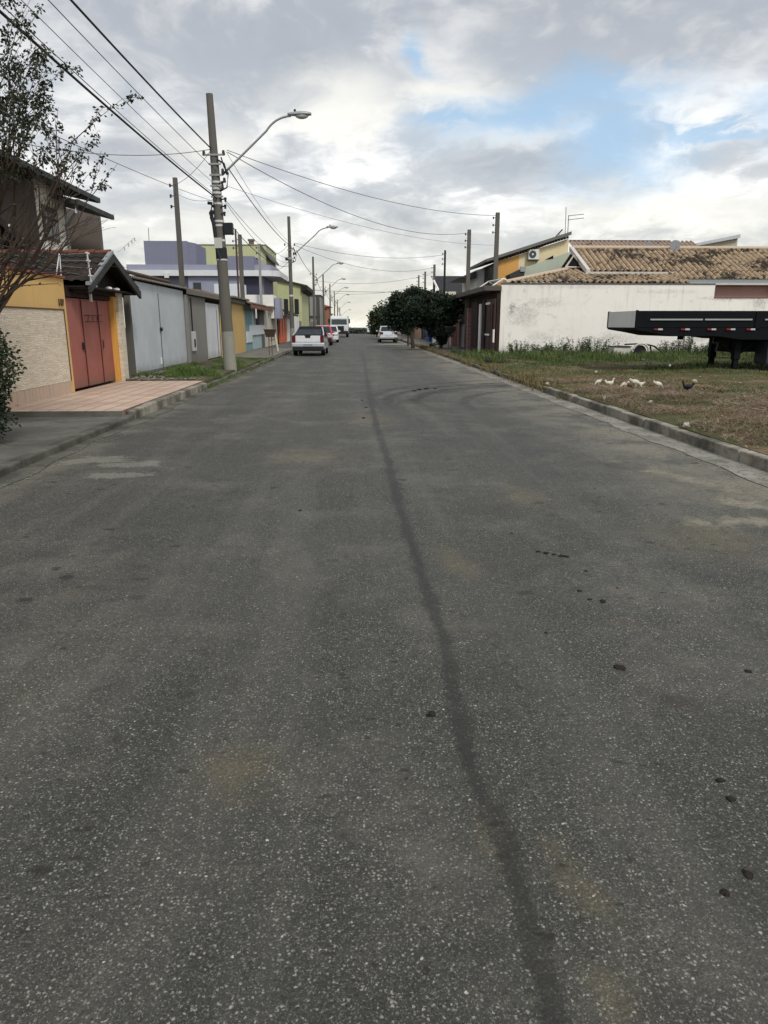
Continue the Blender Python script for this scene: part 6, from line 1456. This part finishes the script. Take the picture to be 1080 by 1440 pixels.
# ---- bare crepe myrtle, upper left
def myrtle():
    random.seed(33)
    t = thing('crepe_myrtle_tree', 'thinly leaved multi stemmed tree leaning in from the upper left before the houses', 'tree', (-4.85, 9.6, .085))
    b = MB(); vs = []; fs = []; M_lf = leafmat('myrtle_leaf', (.020, .030, .015), (.034, .044, .022), (.06, .04, .02))
    fork = Vector((.02, 0, 1.75)); b.tube([(0, 0, -.1), (.03, .02, .9), tuple(fork)], [.09, .075, .06], 8)
    def twig(p, d, L, r, lvl, leafy):
        n_ = max(3, int(L/.16)); pts = [p]; rad = [r]
        for i in range(n_):
            d = (d+Vector((rr_(-.10, .10), rr_(-.10, .10), rr_(-.04, .11)))).normalized(); p = p+d*L/n_; pts.append(p); rad.append(max(.0022, r*(1-.85*(i+1)/n_)))
            f = (i+1)/n_
            if lvl < 3 and f > .22 and random.random() < (.75, .72, .6)[lvl]:
                a = d.cross(Vector((rr_(-1, 1), rr_(-1, 1), rr_(-1, 1)))).normalized(); twig(p, (d+a*rr_(.35, .75)).normalized(), L*rr_(.30, .50)*(1.15-f*.5), r*.5*(1-f*.5), lvl+1, leafy or f > .35)
            if lvl >= 1 and leafy and p.z > 3.25 and (p.z > 3.8 or random.random() < .6):
                for _ in range(4 if lvl > 1 else 3):
                    if random.random() < .80: leaf(vs, fs, p-d*rr_(0, L/n_)+Vector((rr_(-.04, .04), rr_(-.04, .04), rr_(-.04, .04))), rr_(.038, .066), Vector((rr_(-1, 1), rr_(-1, 1), rr_(-1.2, .3))).normalized(), .55, .3)
        b.tube(pts, rad, 5 if lvl else 6)
    dirs = [(-.5, .1, 1.0), (-.25, -.3, 1.0), (-.1, .3, 1.15), (.02, -.1, 1.25), (.12, .25, 1.2), (.22, -.15, 1.1), (.32, .15, 1.05), (.42, -.05, .95), (.52, .2, .95), (.60, -.1, .80), (.72, .12, .75), (.55, .4, .9), (.80, 0, .60), (.3, -.4, 1.), (-.4, -.2, .8), (.15, .1, 1.3)]
    for i, d in enumerate(dirs):
        L = rr_(2.6, 3.3)*(1. if d[0] < .5 else .80); twig(fork+Vector((rr_(-.05, .05), rr_(-.05, .05), rr_(-.5, .1))), Vector(d).normalized(), L, .026, 0, False)
    # arching bare low shoots
    for i in range(13):
        a = rr_(-.5, .5); p = fork+Vector((0, 0, rr_(-.1, .35))); d = Vector((rr_(.5, .95), a, rr_(.05, .6))).normalized(); pts = [p]
        for k in range(9): d = (d+Vector((0, 0, .05 if i % 2 else -.012))+Vector((rr_(-.05, .05),)*3)).normalized(); p = p+d*.16; pts.append(p)
        b.tube(pts, [.011*(1-.08*k) for k in range(len(pts))], 5)
        for k in range(5, 10):
            if random.random() < .5: leaf(vs, fs, pts[k], .05)
    b.build('trunk', flat('myrtle_bark', (.055, .038, .028), .9), t); meshobj('crown', vs, fs, M_lf, t)
myrtle()

# ---- street trees on the right
def street_tree(label, loc, blobs, trunk_h, mat, n, s, tr=.10, nm='street_tree', lean=(0, 0), dens=.0):
    t = thing(nm, label, 'tree', loc); vs = []; fs = []
    tot = sum(b_[3]*b_[4]*b_[5] for b_ in blobs)
    for bi, (x, y, z, rx, ry, rz) in enumerate(blobs):
        k_ = int(n*rx*ry*rz/tot)
        for _ in range(k_):
            d = Vector((random.gauss(0, 1), random.gauss(0, 1), random.gauss(0, 1))).normalized(); r_ = random.random()**.38
            kk = 1+.4*noise.noise(d*1.8+Vector((bi*5., loc[1], 1)))+.28*noise.noise(d*4.5+Vector((bi, 0, loc[1])))
            c_ = Vector((x+d.x*rx*r_*kk, y+d.y*ry*r_*kk, z+d.z*rz*r_*kk))
            if noise.noise(c_*1.6+Vector((loc[1], 0, 0))) < -.22+dens or c_.z < .25: continue
            leaf(vs, fs, c_, s*rr_(.6, 1.4), None, .65, .3)
    b = MB(); top = Vector((blobs[0][0]*.4, 0, trunk_h)); b.tube([(0, 0, -.1), (lean[0]*.5, lean[1]*.5, trunk_h*.5), tuple(top)], [tr*1.3, tr, tr*.8], 8)
    for (x, y, z, rx, ry, rz) in blobs:
        for k in range(3): e = Vector((x+rr_(-.5, .5)*rx, y+rr_(-.5, .5)*ry, z+rr_(-.1, .6)*rz)); b.tube([top, top.lerp(e, .5)+Vector((0, 0, .12)), e], [tr*.6, tr*.4, .015], 6)
    b.build('trunk', M_bark, t); meshobj('crown', vs, fs, mat, t); return t
M_t1 = leafmat('ficus_leaf', (.010, .018, .010), (.017, .028, .013), (.03, .042, .018)); M_t2 = leafmat('tree_leaf_mid', (.018, .030, .013), (.032, .048, .018), (.05, .065, .026)); M_t3 = leafmat('tree_leaf_olive', (.030, .044, .020), (.048, .064, .028), (.07, .085, .04))
random.seed(3)
g = G(620, 490, .13); Yt = g.y
def bl(px, py, Y, rpx, rpz, x0, y0):
    c_ = atY(px, py, Y); k = Y/1034.; return (c_.x-x0, c_.y-y0, c_.z-.13, rpx*k, rpx*k*.9, rpz*k)
street_tree('dark funnel shaped clipped ficus on the right pavement', (g.x, g.y, .13), [bl(614, 436, Yt, 33, 22, g.x, g.y), bl(618, 462, Yt, 19, 16, g.x, g.y), bl(621, 478, Yt, 8, 11, g.x, g.y), bl(590, 440, Yt, 22, 20, g.x, g.y), bl(632, 428, Yt, 17, 14, g.x, g.y)], 1.0, M_t1, 30000, .15, .09, dens=-.2)
g = G(588, 490, .13); Y_ = g.y+4
street_tree('dark loose crowned tree with a crooked trunk left of the funnel shaped ficus', (g.x, g.y+4, .13), [bl(572, 432, Y_, 27, 22, g.x, g.y+4), bl(585, 418, Y_, 22, 14, g.x, g.y+4), bl(560, 446, Y_, 18, 18, g.x, g.y+4), bl(560, 425, Y_, 14, 12, g.x, g.y+4)], 2.0, M_t1, 19000, .17, .11, lean=(-.25, 0), dens=.05)
g = G(574, 484, .13)
street_tree('thin trunked tree with a sparse grey green crown behind the silver sedan', (g.x, g.y, .13), [bl(566, 457, g.y, 12, 12, g.x, g.y), bl(575, 462, g.y, 9, 8, g.x, g.y)], 1.4, M_t3, 2600, .15, .07, dens=.1)
gy = 78
for (px, py, rx, rz, yy, m_, lab, n_) in ((540, 449, 21, 20, 84, M_t3, 'round mid green tree over the silver sedan', 15000), (531, 456, 10, 14, 100, M_t2, 'smaller rounded tree at the far right kerb', 4500), (552, 440, 12, 12, 80, M_t1, 'dark tree top behind the round green tree', 4500)):
    c_ = atY(px, 480, yy); street_tree(lab, (c_.x, yy, .1), [bl(px, py, yy, rx, rz, c_.x, yy), bl(px+6, py+8, yy, rx*.8, rz*.8, c_.x, yy), bl(px-3, py+12, yy, rx*.7, rz*.6, c_.x, yy)], 2.2, m_, n_, .24, .15)
# scrubby plants round the right kerb end
for i, (px, py, r_, h, lab) in enumerate(((640, 498, .4, .35, 'low weed clump at the kerb in front of the ficus'), (608, 487, .3, .3, 'low weed clump beside the ficus trunk'), (560, 480, .5, .45, 'scrubby weed clump behind the silver sedan'), (700, 512, .6, .3, 'low grass clump at the left corner of the vacant lot'))):
    g = G(px, py, .14); plant('weed_clump', lab, 'weeds', (g.x, g.y, .14), r_, h, 22, 14, .07, M_t3 if i > 2 else M_wd, 'weeds by the right kerb')
# distant wood below the crest
vs = []; fs = []
for _ in range(9000):
    x = rr_(-70, 90); yb = 400+rr_(-6, 6); top = 6.4+2.0*noise.noise((x*.06, 1, 1))+.9*noise.noise((x*.3, 3, 1)); z = -6.9+top*random.random()**.6
    leaf(vs, fs, Vector((x, yb+rr_(-4, 4), z)), rr_(.9, 1.9), None, .8, .3)
o = meshobj('distant_wood', vs, fs, leafmat('distant_leaf', (.030, .040, .034), (.040, .05, .038)), kind='stuff'); o['label'] = 'low line of far off trees beyond the crest of the road'; o['category'] = 'woods'
